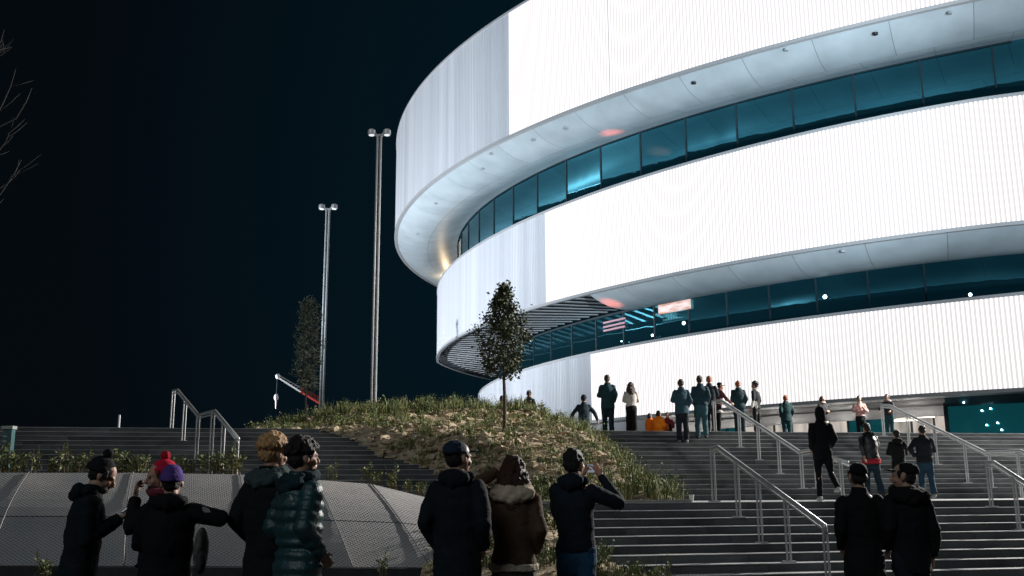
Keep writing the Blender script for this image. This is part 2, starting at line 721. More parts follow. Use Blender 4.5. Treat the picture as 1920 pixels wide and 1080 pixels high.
M_litroom = glow_mat('lit_room', (.55, .25, .16), (.95, .86, .86), 1.0, .8, (1, 1, 5))
M_red = glow_mat('red_light', (.5, .12, .10), (1.0, .35, .28), .95, 1.6, (1, 1, 3))
M_pink = mat('pink_reflection', (.5, .3, .35), .5, emit=(.75, .28, .34), emit_s=.2)


def soffit_hit(ring, px, py, below=0.0):
    d = ray(px, py)
    t = 35.0
    while t < 150:
        p = Vector((d.x * t / d.y, t, H + d.z * t / d.y))
        rr = math.hypot(p.x - ring['c'][0], p.y - ring['c'][1])
        u = (math.atan2(p.y - ring['c'][1], p.x - ring['c'][0]) % (2 * math.pi)) - R(225)
        q = (rad(ring, u) - rr) / ring['w']
        if 0 < q < 1 and p.z >= ring['zb'] + H - .03 - sag_z(q) - below:
            return p
        t += .04
    return on_z(px, py, ring['zb'] + H - .5)


def panel_on(ring, px0, px1, py0, py1, m, name, inset_add=.12, parent=arena):
    """thin light panel on the glass between two pixels columns"""
    ua, za = pane_pt(ring, px0, (py0 + py1) / 2)
    ub, zb_ = pane_pt(ring, px1, (py0 + py1) / 2)
    um, z0 = pane_pt(ring, (px0 + px1) / 2, py1)
    um, z1 = pane_pt(ring, (px0 + px1) / 2, py0)
    mb = MB()
    w = ring['w'] - inset_add
    a, b_, c, d = rp(ring, ua, w, z0), rp(ring, ub, w, z0), rp(ring, ub, w, z1), rp(ring, ua, w, z1)
    n_ = (b_ - a).cross(d - a).normalized() * .05
    q = [a, b_, c, d]
    mb.quad(*[v + n_ for v in q])
    for i in range(4):
        mb.quad(q[i], q[(i + 1) % 4], q[(i + 1) % 4] + n_, q[i] + n_)
    return mb.build(name, m, parent)


o = panel_on(B, 1232, 1293, 566, 584, M_litroom, 'lit_window')
o['label'] = 'one warm lit window in the middle glass storey'
for y in (601, 609, 616):
    o = panel_on(B, 1129, 1170, y - 1.6, y + 1.6, M_pink, 'pink_glow_strip')  # glowing strips painted in for pink reflections on the glass
# small fittings set in the soffits
M_fit = mat('downlight_dark', (.02, .02, .022), .4)
M_fit2 = mat('downlight_grey', (.34, .37, .39), .4)
for ring, px, py in ((A, 1301, 155), (A, 1641, 63), (A, 1780, 24), (A, 1474, 93), (A, 1061, 240), (A, 921, 288), (A, 817, 381), (A, 783, 438), (A, 905, 316), (B, 1580, 471), (A, 1000, 262)):
    c = soffit_hit(ring, px, py)
    mb = MB()
    mb.tube([c + Vector((0, 0, .03)), c - Vector((0, 0, .07))], [.16, .13], 12)
    mb.build('downlight', M_fit if (px, py) in ((1301, 155), (1641, 63)) else M_fit2, arena)

# ground storey
M_lobby = glow_mat('lobby_light', (.10, .12, .12), (.75, .68, .60), .8, .9, (1.4, 1.4, .25))
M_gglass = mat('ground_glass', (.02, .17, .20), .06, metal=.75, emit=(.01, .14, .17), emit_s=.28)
M_fascia = mat('grey_fascia', (.5, .51, .53), .5, noise_amt=.12, noise_scale=.5)
uG = u_of(C, 1757, 737, C['zb'])
zP = ZTOP - H
us = arc_us(C, uG, .95, 4.6)
for i in range(len(us) - 1):
    a, b_ = rp(C, us[i], 1.55, zP), rp(C, us[i + 1], 1.55, zP)
    dz = Vector((0, 0, C['zb'] - zP - .55))
    mb = MB()
    mb.quad(a, b_, b_ + dz, a + dz)
    w = mb.build('window', M_gglass, arena)
    mf = MB()
    nrm = ((b_ - a).cross(Vector((0, 0, 1)))).normalized()
    mf.bar(a + nrm * .06, a + nrm * .06 + dz, .16, .16, up=tuple(nrm))
    mf.build('mullion', M_mull, w, origin=arena.location)
sweep(C, arc_us(C, uG, U1, 1.5), [(1.5, C['zb'] - .12), (1.48, C['zb'] - .56), (1.7, C['zb'] - .57)], 'fascia', mat('teal_fascia', (.03, .10, .13), .4))
# recessed entrance
usE = arc_us(C, uG - .36, uG, 2.6)
sweep(C, arc_us(C, uG - .36, uG, 1.2), [(1.58, C['zb'] - .10), (1.6, C['zb'] - .32), (5.2, C['zb'] - .34)], 'entrance_soffit', mat('entrance_grey', (.3, .31, .32), .5))
sweep(C, arc_us(C, uG - .36, uG, 1.2), [(2.6, C['zb'] - .42), (2.55, C['zb'] - .9), (3.0, C['zb'] - .92)], 'entrance_beam', M_fascia)
for i in range(len(usE) - 1):
    a, b_ = rp(C, usE[i], 5.0, zP), rp(C, usE[i + 1], 5.0, zP)
    dz = Vector((0, 0, C['zb'] - zP - .4))
    mb = MB()
    mb.quad(a, b_, b_ + dz, a + dz)
    w = mb.build('entrance_door', M_lobby if i % 4 != 1 else M_gglass, arena)
    mf = MB()
    nrm = ((b_ - a).cross(Vector((0, 0, 1)))).normalized()
    for q in (0, .5):
        p = a.lerp(b_, q) + nrm * .06
        mf.bar(p, p + dz, .1, .1, up=tuple(nrm))
    mf.build('mullion', M_mull, w, origin=arena.location)
e0, e1 = rp(C, uG, 1.55, zP), rp(C, uG, 5.0, zP)
mb = MB()
mb.bar((e0 + e1) / 2 + Vector((0, 0, 0)) - (e1 - e0) / 2 + Vector((0, 0, 1.35)), e1 + Vector((0, 0, 1.35)), .2, 2.7)
mb.build('entrance_side', M_mull, arena)
for px, py in ((1807, 755), (1857, 766), (1841, 770), (1870, 793), (1850, 797), (1913, 733), (1878, 806)):  # glowing discs painted in as ceiling lamp reflections on the glass
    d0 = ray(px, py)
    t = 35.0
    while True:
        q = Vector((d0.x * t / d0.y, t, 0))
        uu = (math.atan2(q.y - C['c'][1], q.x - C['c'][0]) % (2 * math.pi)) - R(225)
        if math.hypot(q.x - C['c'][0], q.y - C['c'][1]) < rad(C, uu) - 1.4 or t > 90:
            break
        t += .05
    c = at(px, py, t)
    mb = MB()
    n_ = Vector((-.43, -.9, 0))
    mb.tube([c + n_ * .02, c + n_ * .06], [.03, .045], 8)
    mb.build('glass_reflection', M_reflection, arena)
# strip lights of the lobby
M_strip = mat('strip_light', (.9, .85, .8), .4, emit=(1.0, .9, .78), emit_s=3)
for px0, px1, py in ((1680, 1752, 783), (1676, 1720, 789), (1740, 1758, 772)):
    d0, d1 = at(px0, py, 54), at(px1, py - 2, 53)
    mb = MB()
    mb.bar(d0, d1, .1, .09)
    mb.build('strip_light', M_strip, arena)
# blind wall left of the entrance, under the lower band
sweep(C, arc_us(C, U0, uG - .36, 1.5), [(1.55, C['zb'] - .12), (1.5, zP)], 'base_wall', M_fascia)
# roof disc closing the top band
mb = MB()
us = arc_us(A, U0, U1, 3)
cc = Vector((A['c'][0], A['c'][1], A['zt'] + H - .3))
for i in range(len(us) - 1):
    mb.tri(rp(A, us[i], 8.8, A['zt'] - .12), rp(A, us[i + 1], 8.8, A['zt'] - .12), cc)
mb.build('roof', M_roof, arena)

# ------------------------------------------------------------------ planted mound between the stairs
FOOT = [(3.05, 17.95), (3.12, 21), (3.0, 24.3), (2.45, 26.7), (1.95, 28.6), (1.7, 31), (1.0, 34), (-3, 35), (-7, 33),
        (-7.5, 27.5), (-5.4, 27.0), (-4.3, 26.4), (-3.4, 25.3), (-2.0, 24.5), (-1.1, 23), (-.3, 20), (.25, 17.45)]


def inside(x, y, poly):
    c = False
    n = len(poly)
    j = n - 1
    for i in range(n):
        xi, yi = poly[i]
        xj, yj = poly[j]
        if (yi > y) != (yj > y) and x < (xj - xi) * (y - yi) / (yj - yi) + xi:
            c = not c
        j = i
    return c


def edge_dist(x, y, poly):
    best = 1e9
    n = len(poly)
    for i in range(n):
        ax, ay = poly[i]
        bx, by = poly[(i + 1) % n]
        dx, dy = bx - ax, by - ay
        t = max(0, min(1, ((x - ax) * dx + (y - ay) * dy) / (dx * dx + dy * dy)))
        best = min(best, math.hypot(x - ax - t * dx, y - ay - t * dy))
    return best


def smooth(t):
    t = max(0, min(1, t))
    return t * t * (3 - 2 * t)


def mound_z(x, y):
    base = stair_zs(x, y)
    plane = 1.36 + (y - 17.9) * .212
    plane = min(plane, 3.92)
    if x < -3.5:
        plane = min(plane, 3.86 - (-3.5 - x) * .12)
    d = edge_dist(x, y, FOOT)
    if not inside(x, y, FOOT):
        d = 0
    wd = 1.1 if y < 27 else 1.7
    k = smooth(d / wd)
    z = base + max(plane - base, .05) * k
    n_ = noise.fractal(Vector((x * 1.5, y * 1.5, 3.3)), 1.0, 2.0, 4)
    return z + n_ * .09 * min(1, d * 2) - .03 * (1 - min(1, d * 5))


def terrain(name, poly, zf, step, m, kind='structure'):
    xs = [p[0] for p in poly]
    ys = [p[1] for p in poly]
    x0, x1, y0, y1 = min(xs), max(xs), min(ys), max(ys)
    nx, ny = int((x1 - x0) / step) + 2, int((y1 - y0) / step) + 2
    idx = {}
    mb = MB()
    def vid(i, j):
        if (i, j) not in idx:
            x, y = x0 + i * step, y0 + j * step
            idx[(i, j)] = len(mb.v)
            mb.v.append((x, y, zf(x, y)))
        return idx[(i, j)]
    for i in range(nx):
        for j in range(ny):
            if inside(x0 + (i + .5) * step, y0 + (j + .5) * step, poly):
                mb.f.append((vid(i, j), vid(i + 1, j), vid(i + 1, j + 1), vid(i, j + 1)))
                mb.mi.append(0)
                mb.uv.append(((0, 0),) * 4)
    return tag(mb.build(name, m, smooth=True), kind=kind)


M_soil = mat('sandy_soil', (.17, .13, .08), .95, noise_scale=3.2, col2=(.62, .50, .35), bump=.9, bump_scale=14)
terrain('planted_mound', FOOT, mound_z, .13, M_soil)
FOOT2 = [(-1.3, 13.2), (2.5, 13.3), (2.55, 14.0), (1.9, 14.7), (1.15, 15.5), (.75, 16.6), (.35, 17.1), (-1.3, 16.9)]


def bed_z(x, y):
    d = edge_dist(x, y, FOOT2) if inside(x, y, FOOT2) else 0
    return stair_zs(x, y) + .02 + .16 * smooth(d / .5) + noise.fractal(Vector((x * 2.5, y * 2.5, 1.1)), 1.0, 2.0, 3) * .05 * min(1, d * 3)


terrain('planted_bed', FOOT2, bed_z, .1, M_soil)

# lumps of sandy mulch, uncountable
M_clod = mat('straw_clod', (.28, .21, .13), .95, noise_scale=5, col2=(.66, .54, .39), bump=.6, bump_scale=40)


def clods(name, poly, zf, n, smin, smax):
    mb = MB()
    xs = [p[0] for p in poly]
    ys = [p[1] for p in poly]
    k = 0
    while k < n:
        x, y = random.uniform(min(xs), max(xs)), random.uniform(min(ys), max(ys))
        if not inside(x, y, poly):
            continue
        if noise.noise(Vector((x * .8, y * .8, 9.1))) < random.uniform(-.5, .35):
            continue
        k += 1
        s = random.uniform(smin, smax) * random.uniform(.6, 1.3)
        M = Matrix.Translation((x, y, zf(x, y) + s * .15)) @ Matrix.Rotation(random.uniform(0, 6.3), 4, 'Z') @ Matrix.Rotation(random.uniform(-.4, .4), 4, 'X')
        b0 = len(mb.v)
        mb.ell((0, 0, 0), (s * random.uniform(.8, 1.6), s * random.uniform(.6, 1), s * random.uniform(.3, .55)), M, 7, 4)
        for i in range(b0, len(mb.v)):
            v = Vector(mb.v[i])
            j = noise.noise_vector(v * 9) * s * .55
            mb.v[i] = tuple(v + j)
    o = mb.build(name, M_clod, smooth=False)
    return tag(o, kind='stuff')


clods('mulch', FOOT, mound_z, 2200, .05, .15)
clods('mulch', FOOT2, bed_z, 160, .03, .09)

# matted straw lying on the soil
mb = MB()
k = 0
while k < 5200:
    x, y = random.uniform(-7.5, 3.1), random.uniform(17.5, 32)
    if not inside(x, y, FOOT) or noise.noise(Vector((x * 1.1, y * 1.1, 2.2))) < random.uniform(-.6, .3):
        continue
    k += 1
    a = random.uniform(0, 6.283)
    ln = random.uniform(.06, .2)
    c = Vector((x, y, mound_z(x, y) + random.uniform(.005, .05)))
    d = Vector((math.cos(a), math.sin(a), random.uniform(-.15, .45))) * ln
    sd = Vector((-math.sin(a), math.cos(a), .3)) * random.uniform(.006, .014)
    mb.quad(c - d - sd, c + d - sd, c + d + sd, c - d + sd, random.randrange(2))
tag(mb.build('straw', [mat('straw_pale', (.62, .52, .34), .8), mat('straw_dull', (.36, .28, .17), .85)]), kind='stuff')

# grass and weeds
M_grass = [mat('grass_a', (.085, .125, .035), .7, noise_amt=.3, noise_scale=1), mat('grass_b', (.20, .225, .065), .7), mat('grass_c', (.28, .24, .11), .8), mat('grass_d', (.05, .085, .03), .7)]


def tuft(mb, x, y, z, n, h, spread, leafy=.3):
    for _ in range(n):
        a = random.uniform(0, 6.283)
        d = Vector((math.cos(a), math.sin(a), 0))
        hh = h * random.uniform(.45, 1.15)
        lean = random.uniform(.1, .6) * spread
        p0 = Vector((x, y, z - .02)) + d * random.uniform(0, .10) * spread * 2
        side = Vector((-d.y, d.x, 0)) * random.uniform(.006, .012)
        p1 = p0 + d * lean * .4 * hh + Vector((0, 0, hh * .6))
        p2 = p0 + d * lean * 1.1 * hh + Vector((0, 0, hh))
        mi = random.choice((0, 0, 1, 1, 3, 2))
        mb.quad(p0 - side, p0 + side, p1 + side * .8, p1 - side * .8, mi)
        mb.tri(p1 - side * .8, p1 + side * .8, p2, mi)
        if random.random() < leafy:
            for q in range(4):
                c = p0.lerp(p2, random.uniform(.35, 1)) + Vector((random.uniform(-.04, .04), random.uniform(-.04, .04), 0))
                e = Vector((random.uniform(-1, 1), random.uniform(-1, 1), random.uniform(-.2, .8))).normalized() * random.uniform(.02, .05)
                f_ = e.orthogonal().normalized() * e.length * .45
                mb.quad(c, c + e * .5 + f_, c + e, c + e * .5 - f_, mi)


mb = MB()
cnt = 0
while cnt < 1050:
    x, y = random.uniform(-7.5, 3.1), random.uniform(17.5, 33)
    if not inside(x, y, FOOT):
        continue
    d = edge_dist(x, y, FOOT)
    dens = .42
    if x > .3 and d < .9:
        dens = 1.0
    if y > 27 and x < -2.5:
        dens = .9
    if y > 29.5:
        dens = .9
    if noise.noise(Vector((x * .7, y * .7, 5.5))) > .12:
        dens += .35
    if random.random() > dens:
        continue
    cnt += 1
    big = (x > .8 and d < .8) or y > 28.5
    tuft(mb, x, y, mound_z(x, y), random.randint(14, 26), random.uniform(.28, .56) if big else random.uniform(.12, .28), .75, .45)
tag(mb.build('grass', M_grass), kind='stuff')
mb = MB()
for _ in range(120):
    x, y = random.uniform(-1.2, 2.5), random.uniform(13.3, 16.9)
    if inside(x, y, FOOT2):
        tuft(mb, x, y, bed_z(x, y), random.randint(10, 18), random.uniform(.12, .32), .9, .7)
tag(mb.build('grass', M_grass), kind='stuff')

# ------------------------------------------------------------------ mesh-covered bank on the left
def mesh_mat():
    m = mat('wire_mesh_panel', (.30, .30, .31), .6, metal=.0)
    nt, b, uv = uv_nodes(m)
    def wave(rot):
        mp = nt.nodes.new('ShaderNodeMapping')
        mp.inputs['Rotation'].default_value = (0, 0, rot)
        w = nt.nodes.new('ShaderNodeTexWave')
        w.inputs['Scale'].default_value = 8.0
        w.inputs['Distortion'].default_value = .6
        w.inputs['Detail'].default_value = 1
        nt.links.new(uv.outputs[0], mp.inputs[0])
        nt.links.new(mp.outputs[0], w.inputs['Vector'])
        return w
    w1, w2 = wave(R(52)), wave(R(-52))
    mx = nt.nodes.new('ShaderNodeMath')
    mx.operation = 'MAXIMUM'
    nt.links.new(w1.outputs['Fac'], mx.inputs[0])
    nt.links.new(w2.outputs['Fac'], mx.inputs[1])
    n = nt.nodes.new('ShaderNodeTexNoise')
    n.inputs['Scale'].default_value = .8
    n.inputs['Detail'].default_value = 6
    nt.links.new(uv.outputs[0], n.inputs['Vector'])
    rc = nt.nodes.new('ShaderNodeValToRGB')
    rc.color_ramp.elements[0].position = .35
    rc.color_ramp.elements[0].color = (.40, .405, .42, 1)
    rc.color_ramp.elements[1].position = .7
    rc.color_ramp.elements[1].color = (.62, .58, .55, 1)
    nt.links.new(n.outputs['Fac'], rc.inputs['Fac'])
    r = nt.nodes.new('ShaderNodeValToRGB')
    r.color_ramp.elements[0].position = .55
    r.color_ramp.elements[0].color = (.6, .6, .61, 1)
    r.color_ramp.elements[1].position = .9
    r.color_ramp.elements[1].color = (1, 1, 1, 1)
    nt.links.new(mx.outputs[0], r.inputs['Fac'])
    mm = nt.nodes.new('ShaderNodeMix')
    mm.data_type = 'RGBA'
    mm.blend_type = 'MULTIPLY'
    mm.inputs[0].default_value = 1
    nt.links.new(rc.outputs['Color'], mm.inputs[6])
    nt.links.new(r.outputs['Color'], mm.inputs[7])
    nt.links.new(mm.outputs[2], b.inputs['Base Color'])
    bp = nt.nodes.new('ShaderNodeBump')
    bp.inputs['Strength'].default_value = .6
    bp.inputs['Distance'].default_value = .02
    nt.links.new(mx.outputs[0], bp.inputs['Height'])
    nt.links.new(bp.outputs['Normal'], b.inputs['Normal'])
    return m


M_mesh = mesh_mat()
M_seam = mat('seam_strip', (.3, .3, .31), .5, metal=.3)
M_kerb = mat('dark_kerb', (.03, .032, .036), .8, noise_amt=.3)
# (top pixel x, y, distance) and (bottom pixel x, y, distance)
TOPS = [(-200, 884, 15.6), (55, 886, 15.7), (250, 886, 15.9), (450, 889, 16.1), (590, 899, 16.3), (695, 907, 16.5), (818, 937, 16.7)]
BOTS = [(-420, 1061, 14.0), (-22, 1061, 14.1), (232, 1062, 14.2), (480, 1063, 14.4), (662, 1064, 14.5), (806, 1065, 14.7), (905, 1066, 14.8)]
T = [at(*t) for t in TOPS]
Bt = [at(*t) for t in BOTS]
bank = empty('mesh_covered_bank', Bt[3], 'sloping grey bank covered in wire mesh panels behind the people on the left', 'retaining wall')


def bank_pt(i, q, t):
    p = Bt[i].lerp(Bt[i + 1], q).lerp(T[i].lerp(T[i + 1], q), t)
    out = Vector((.0, -.55, .6)) * .16 * math.sin(math.pi * t)
    return p + out


for i in range(len(T) - 1):
    for t0, t1 in ((0, .43), (.43, 1)):
        mb = MB()
        n, mq = 8, 6
        for a in range(n):
            for c in range(mq):
                def pt(a_, c_):
                    return bank_pt(i, .004 + .992 * a_ / n, t0 + .004 + (t1 - t0 - .008) * c_ / mq)
                W = (T[i + 1] - T[i]).length
                mb.quad(pt(a, c), pt(a + 1, c), pt(a + 1, c + 1), pt(a, c + 1), 0,
                        tuple((i * 2.7 + W * aa / n, 2 * (t0 + (t1 - t0) * c2 / mq)) for aa, c2 in ((a, c), (a + 1, c), (a + 1, c + 1), (a, c + 1))))
        mb.build('mesh_panel', M_mesh, bank, uv=True, smooth=True)
for i in range(1, len(T) - 1):
    mb = MB()
    mb.tube([bank_pt(i, 0, k / 8) + Vector((0, -.01, .01)) for k in range(9)], .009, 6)
    mb.build('seam', M_seam, bank)
mb = MB()
for i in range(len(T) - 1):   # soil body behind the mesh so that it has a back and a top
    a, b_ = T[i], T[i + 1]
    o1 = Vector((-.2, 1.6, .0))
    mb.quad(a, b_, b_ + o1, a + o1)
    mb.quad(a + o1, b_ + o1, Vector(((b_ + o1).x, (b_ + o1).y, 0)), Vector(((a + o1).x, (a + o1).y, 0)))
e = T[-1]
mb.quad(Bt[-1], e + Vector((-.2, 1.6, 0)), e, e)
mb.build('soil_top', M_soil, bank)
mb = MB()
for i in range(len(T) - 1):
    a, b_ = Bt[i], Bt[i + 1]
    o1 = Vector((0, -.12, 0))
    a2, b2 = a + o1, b_ + o1
    mb.quad(a2, b2, b_ + Vector((0, .05, .0)), a + Vector((0, .05, 0)))
    mb.quad(Vector((a2.x, a2.y, 0)), Vector((b2.x, b2.y, 0)), b2, a2)
mb.build('kerb', M_kerb, bank)

# weeds on the bank's top: countable clumps
M_weed = [mat('weed_green', (.11, .16, .05), .7), mat('weed_pale', (.24, .27, .12), .7), mat('weed_stem', (.16, .12, .07), .8)]


def weed(name, loc, h, n, label, group, seed):
    rnd = random.Random(seed)
    mb = MB()
    for k in range(n):
        a = rnd.uniform(0, 6.28)
        ln = rnd.uniform(.05, .35)
        hh = h * rnd.uniform(.5, 1.1)
        p0 = Vector((rnd.uniform(-.12, .12), rnd.uniform(-.08, .08), -.03))
        tip = p0 + Vector((math.cos(a) * ln * hh, math.sin(a) * ln * hh, hh))
        mid = p0.lerp(tip, .5) + Vector((math.cos(a) * -.03, math.sin(a) * -.03, .03))
        mb.tube([p0, mid, tip], [.006, .005, .002], 4, 2)
        for q in range(int(7 * hh / .4) + 2):
            t = rnd.uniform(.15, 1)
            c = (p0.lerp(mid, t * 2) if t < .5 else mid.lerp(tip, t * 2 - 1))
            e = Vector((rnd.uniform(-1, 1), rnd.uniform(-1, 1), rnd.uniform(-.1, .9))).normalized() * rnd.uniform(.04, .10)
            f_ = e.cross(Vector((rnd.uniform(-1, 1), rnd.uniform(-1, 1), rnd.uniform(-1, 1)))).normalized() * e.length * .28
            mi = 0 if rnd.random() < .6 else 1
            mb.quad(c, c + e * .5 + f_, c + e, c + e * .5 - f_, mi)
    o = mb.build(name, M_weed)
    o.location = loc
    return tag(o, label, 'plant', group)


proto_w = [weed('weed_clump', (0, 0, 0), .42, 13, None, None, 11), weed('weed_clump', (0, 0, 0), .60, 7, None, None, 12), weed('weed_clump', (0, 0, 0), .32, 14, None, None, 13)]
used = set()


def put_weed(k, loc, sc_, label, group):
    o = proto_w[k]
    if k in used:
        o = o.copy()
        COL.objects.link(o)
    used.add(k)
    o.location = loc
    o.rotation_euler = (0, 0, random.uniform(0, 6.28))
    o.scale = (sc_, sc_, sc_)
    tag(o, label, 'plant', group)
    return o


LBW = 'leafy green weed clump growing along the top edge of the mesh covered bank'
for px, py, k, s_ in ((-10, 872, 0, 1.15), (14, 868, 2, 1.25), (40, 876, 0, .9), (66, 880, 1, .8), (100, 878, 2, .9), (118, 878, 1, 1.0), (142, 880, 0, .8), (163, 880, 1, .8), (182, 884, 2, .7),
                      (228, 880, 0, 1.0), (248, 882, 2, 1.0), (266, 884, 0, .8), (352, 886, 2, .8), (382, 884, 0, .95), (404, 882, 2, 1.1), (422, 884, 0, 1.0), (440, 886, 1, .9), (205, 884, 0, .8), (330, 886, 0, .8),
                      (625, 900, 1, .7), (690, 902, 1, .75), (706, 902, 0, .6), (740, 904, 1, .8), (735, 906, 0, .6), (765, 916, 2, .7), (790, 922, 0, .6)):
    d = 16.2 + (px + 200) / 1018 * 1.1
    p = at(px, py + 4, d)
    # stand on the soil top: interpolate bank top height
    for i in range(len(T) - 1):
        if T[i].x <= p.x <= T[i + 1].x:
            q = (p.x - T[i].x) / (T[i + 1].x - T[i].x)
            p.z = T[i].lerp(T[i + 1], q).z
            break
    put_weed(k, p, s_, LBW, 'weeds on top of the mesh bank')
LMW = 'tall feathery weed clump standing on the crest of the planted mound'
for px, k, s_ in ((655, 0, 1.0), (664, 1, 1.1), (690, 1, .8), (770, 1, .9), (776, 2, 1.0), (800, 0, .7), (820, 0, .9), (852, 1, 1.0), (858, 2, 1.1), (905, 0, .9), (1010, 0, 1.2), (1026, 2, 1.2), (1040, 0, 1.1), (1052, 0, 1.0), (985, 2, 1.0)):
    y = 30.6 if px < 950 else 29.4
    x = (px - 960) / F * y * 1.04
    put_weed(k, (x, y, mound_z(x, y)), s_ * 1.05, LMW, 'weeds on the mound crest')
LRW = 'green weed clump spilling over the right edge of the planted mound beside the steps'
for i in range(26):
    y = 18.4 + i * .36
    x = 2.75 - max(0, y - 24.5) * .26 + random.uniform(-.25, .22)
    put_weed(random.choice((0, 2)), (x, y, mound_z(x, y)), random.uniform(.75, 1.15), LRW, 'weeds along the mound edge')
LFW = 'low leafy weed clump growing in the small bed at the foot of the lower steps'
for x, y, s_ in ((.7, 13.9, .8), (1.15, 14.1, .9), (1.6, 14.0, .8), (2.05, 13.9, .8), (1.3, 14.7, .9), (.85, 15.2, .8), (1.7, 14.45, .75), (.5, 16.0, .7), (.45, 14.5, .8), (1.95, 14.3, .7), (.6, 16.6, .8)):
    put_weed(random.choice((0, 1, 2)), (x, y, bed_z(x, y)), s_, LFW, 'weeds in the low bed')
LGW = 'small weed with upright stems at the foot of the mesh bank'
for px, k, s_ in ((72, 1, .6), (88, 0, .55), (722, 1, .6)):
    p = at(px, 1068, 13.8)
    put_weed(k, (p.x, p.y, .38), s_, LGW, 'weeds at the bank foot')

# pale stone edging of the mound toe and ledge of the landing
M_edge = mat('pale_edging', (.36, .35, .33), .8, noise_amt=.25, noise_scale=3, bump=.3)
mb = MB()
mb.bar(st(-1.3, .07, RI * 10 + .022), st(1.55, .07, RI * 10 + .022), .1, .05)
tag(mb.build('stone_edging', M_edge), 'pale stone edging along the toe of the planted mound', 'kerb')
mb = MB()
pts = [at(px, py, 31.5) for px, py in ((640, 773), (700, 767), (760, 764), (830, 762))]
for i in range(3):
    mb.bar(pts[i], pts[i + 1], .4, .09)
    mb.bar(pts[i] - Vector((0, 0, .3)), pts[i + 1] - Vector((0, 0, .3)), .2, .5)
tag(mb.build('concrete_kerb', mat('kerb_concrete', (.2, .21, .22), .8, noise_amt=.2)), 'low concrete kerb at the foot of the taller lamp mast', 'kerb')

# ------------------------------------------------------------------ handrails
M_steel = mat('brushed_steel', (.5, .51, .52), .38, metal=.55, bump=.1, bump_scale=90)


def handrail(pts, posts, label, z_of=None, extra=None, r=.03, double=True):
    """pts: top line; posts: list of (point on line, base z)"""
    root = empty('handrail', (posts[0][0].x, posts[0][0].y, posts[0][1]), label, 'handrail', 'stainless handrails on the steps')
    mb = MB()
    mb.tube(pts, .036, 10)
    mb.build('rail', M_steel, root, smooth=True)
    mb = MB()
    off = Vector((0, 0, -.075))
    mb.tube([p + off for p in pts], .018, 8)
    mb.build('lower_rail', M_steel, root, smooth=True)
    for p, z in posts:
        side = Vector((.030, .011, 0))
        mb = MB()
        for sgn in (-1, 1):
            mb.tube([Vector((p.x, p.y, z)) + side * sgn, Vector((p.x, p.y, p.z - .03)) + side * sgn], .018, 8)
        mb.box((p.x, p.y, z + .012), (.2, .12, .02))
        mb.build('post', M_steel, root, smooth=False)
    return root


RH = .92
# lower left rail on the lower flight
def rail_pts(list_):
    out = []
    for px, py, y in list_:
        out.append(at(px, py, y))
    return out


def post_on(p, h=None):
    return (p, stair_z(p.x, p.y))


def lerp_poly(pts, t):
    """t in segment units"""
    i = min(int(t), len(pts) - 2)
    return pts[i].lerp(pts[i + 1], t - i)


P = rail_pts([(1332, 842, 18.05), (1346, 838, 17.9), (1546, 985, 14.75)])
handrail(P + [P[2] + Vector((0, 0, -.1))], [post_on(lerp_poly(P, t)) for t in (.2, 1.2, 1.42, 1.68)] + [(P[2], 0.0)], 'steel handrail down the lower steps, left of the two people in dark coats')
P = rail_pts([(1848, 868, 18.6), (1864, 867, 18.5), (2030, 975, 15.6)])
handrail(P, [post_on(lerp_poly(P, t)) for t in (.2, 1.25, 1.6, 1.98)], 'steel handrail on the lower steps at the right edge')
P = rail_pts([(1336, 752, 29.2), (1352, 750, 28.9), (1500, 847, 24.9), (1521, 844, 24.0), (1590, 867, 22.6)])
handrail([P[0] + Vector((0, 0, -.12))] + P, [post_on(lerp_poly(P, t)) for t in (.15, 1.25, 1.5, 1.75, 2.05, 3.1, 3.8)], 'steel handrail down the upper steps behind the woman in black')
P = rail_pts([(1650, 759, 29.8), (1668, 760, 29.5), (1848, 848, 25.6), (1914, 845, 23.4), (1990, 875, 22)])
handrail(P, [post_on(lerp_poly(P, t)) for t in (.15, 1.2, 1.5, 1.8, 2.1, 2.9, 3.8)], 'steel handrail on the upper steps leading to the teal glass doors')
P = rail_pts([(325, 732, 26.6), (333, 731, 26.4), (372, 778, 24.2), (403, 770, 23.0), (447, 823, 21.0)])
handrail([P[0] + Vector((0, 0, -.1))] + P, [post_on(lerp_poly(P, t)) for t in (.1, 1.4, 2.0, 2.9, 3.4, 3.95)], 'steel handrail standing alone on the left steps against the dark sky')

# ------------------------------------------------------------------ lamp masts
M_pole = mat('galvanised_pole', (.62, .64, .66), .5, metal=.1, noise_amt=.12, noise_scale=2)
M_head = mat('lamp_head', (.55, .56, .58), .4, metal=.3, emit=(.9, .95, 1.0), emit_s=.05)
M_lens = mat('mast_lens', (.8, .8, .8), .3, emit=(.9, .96, 1.0), emit_s=.9)


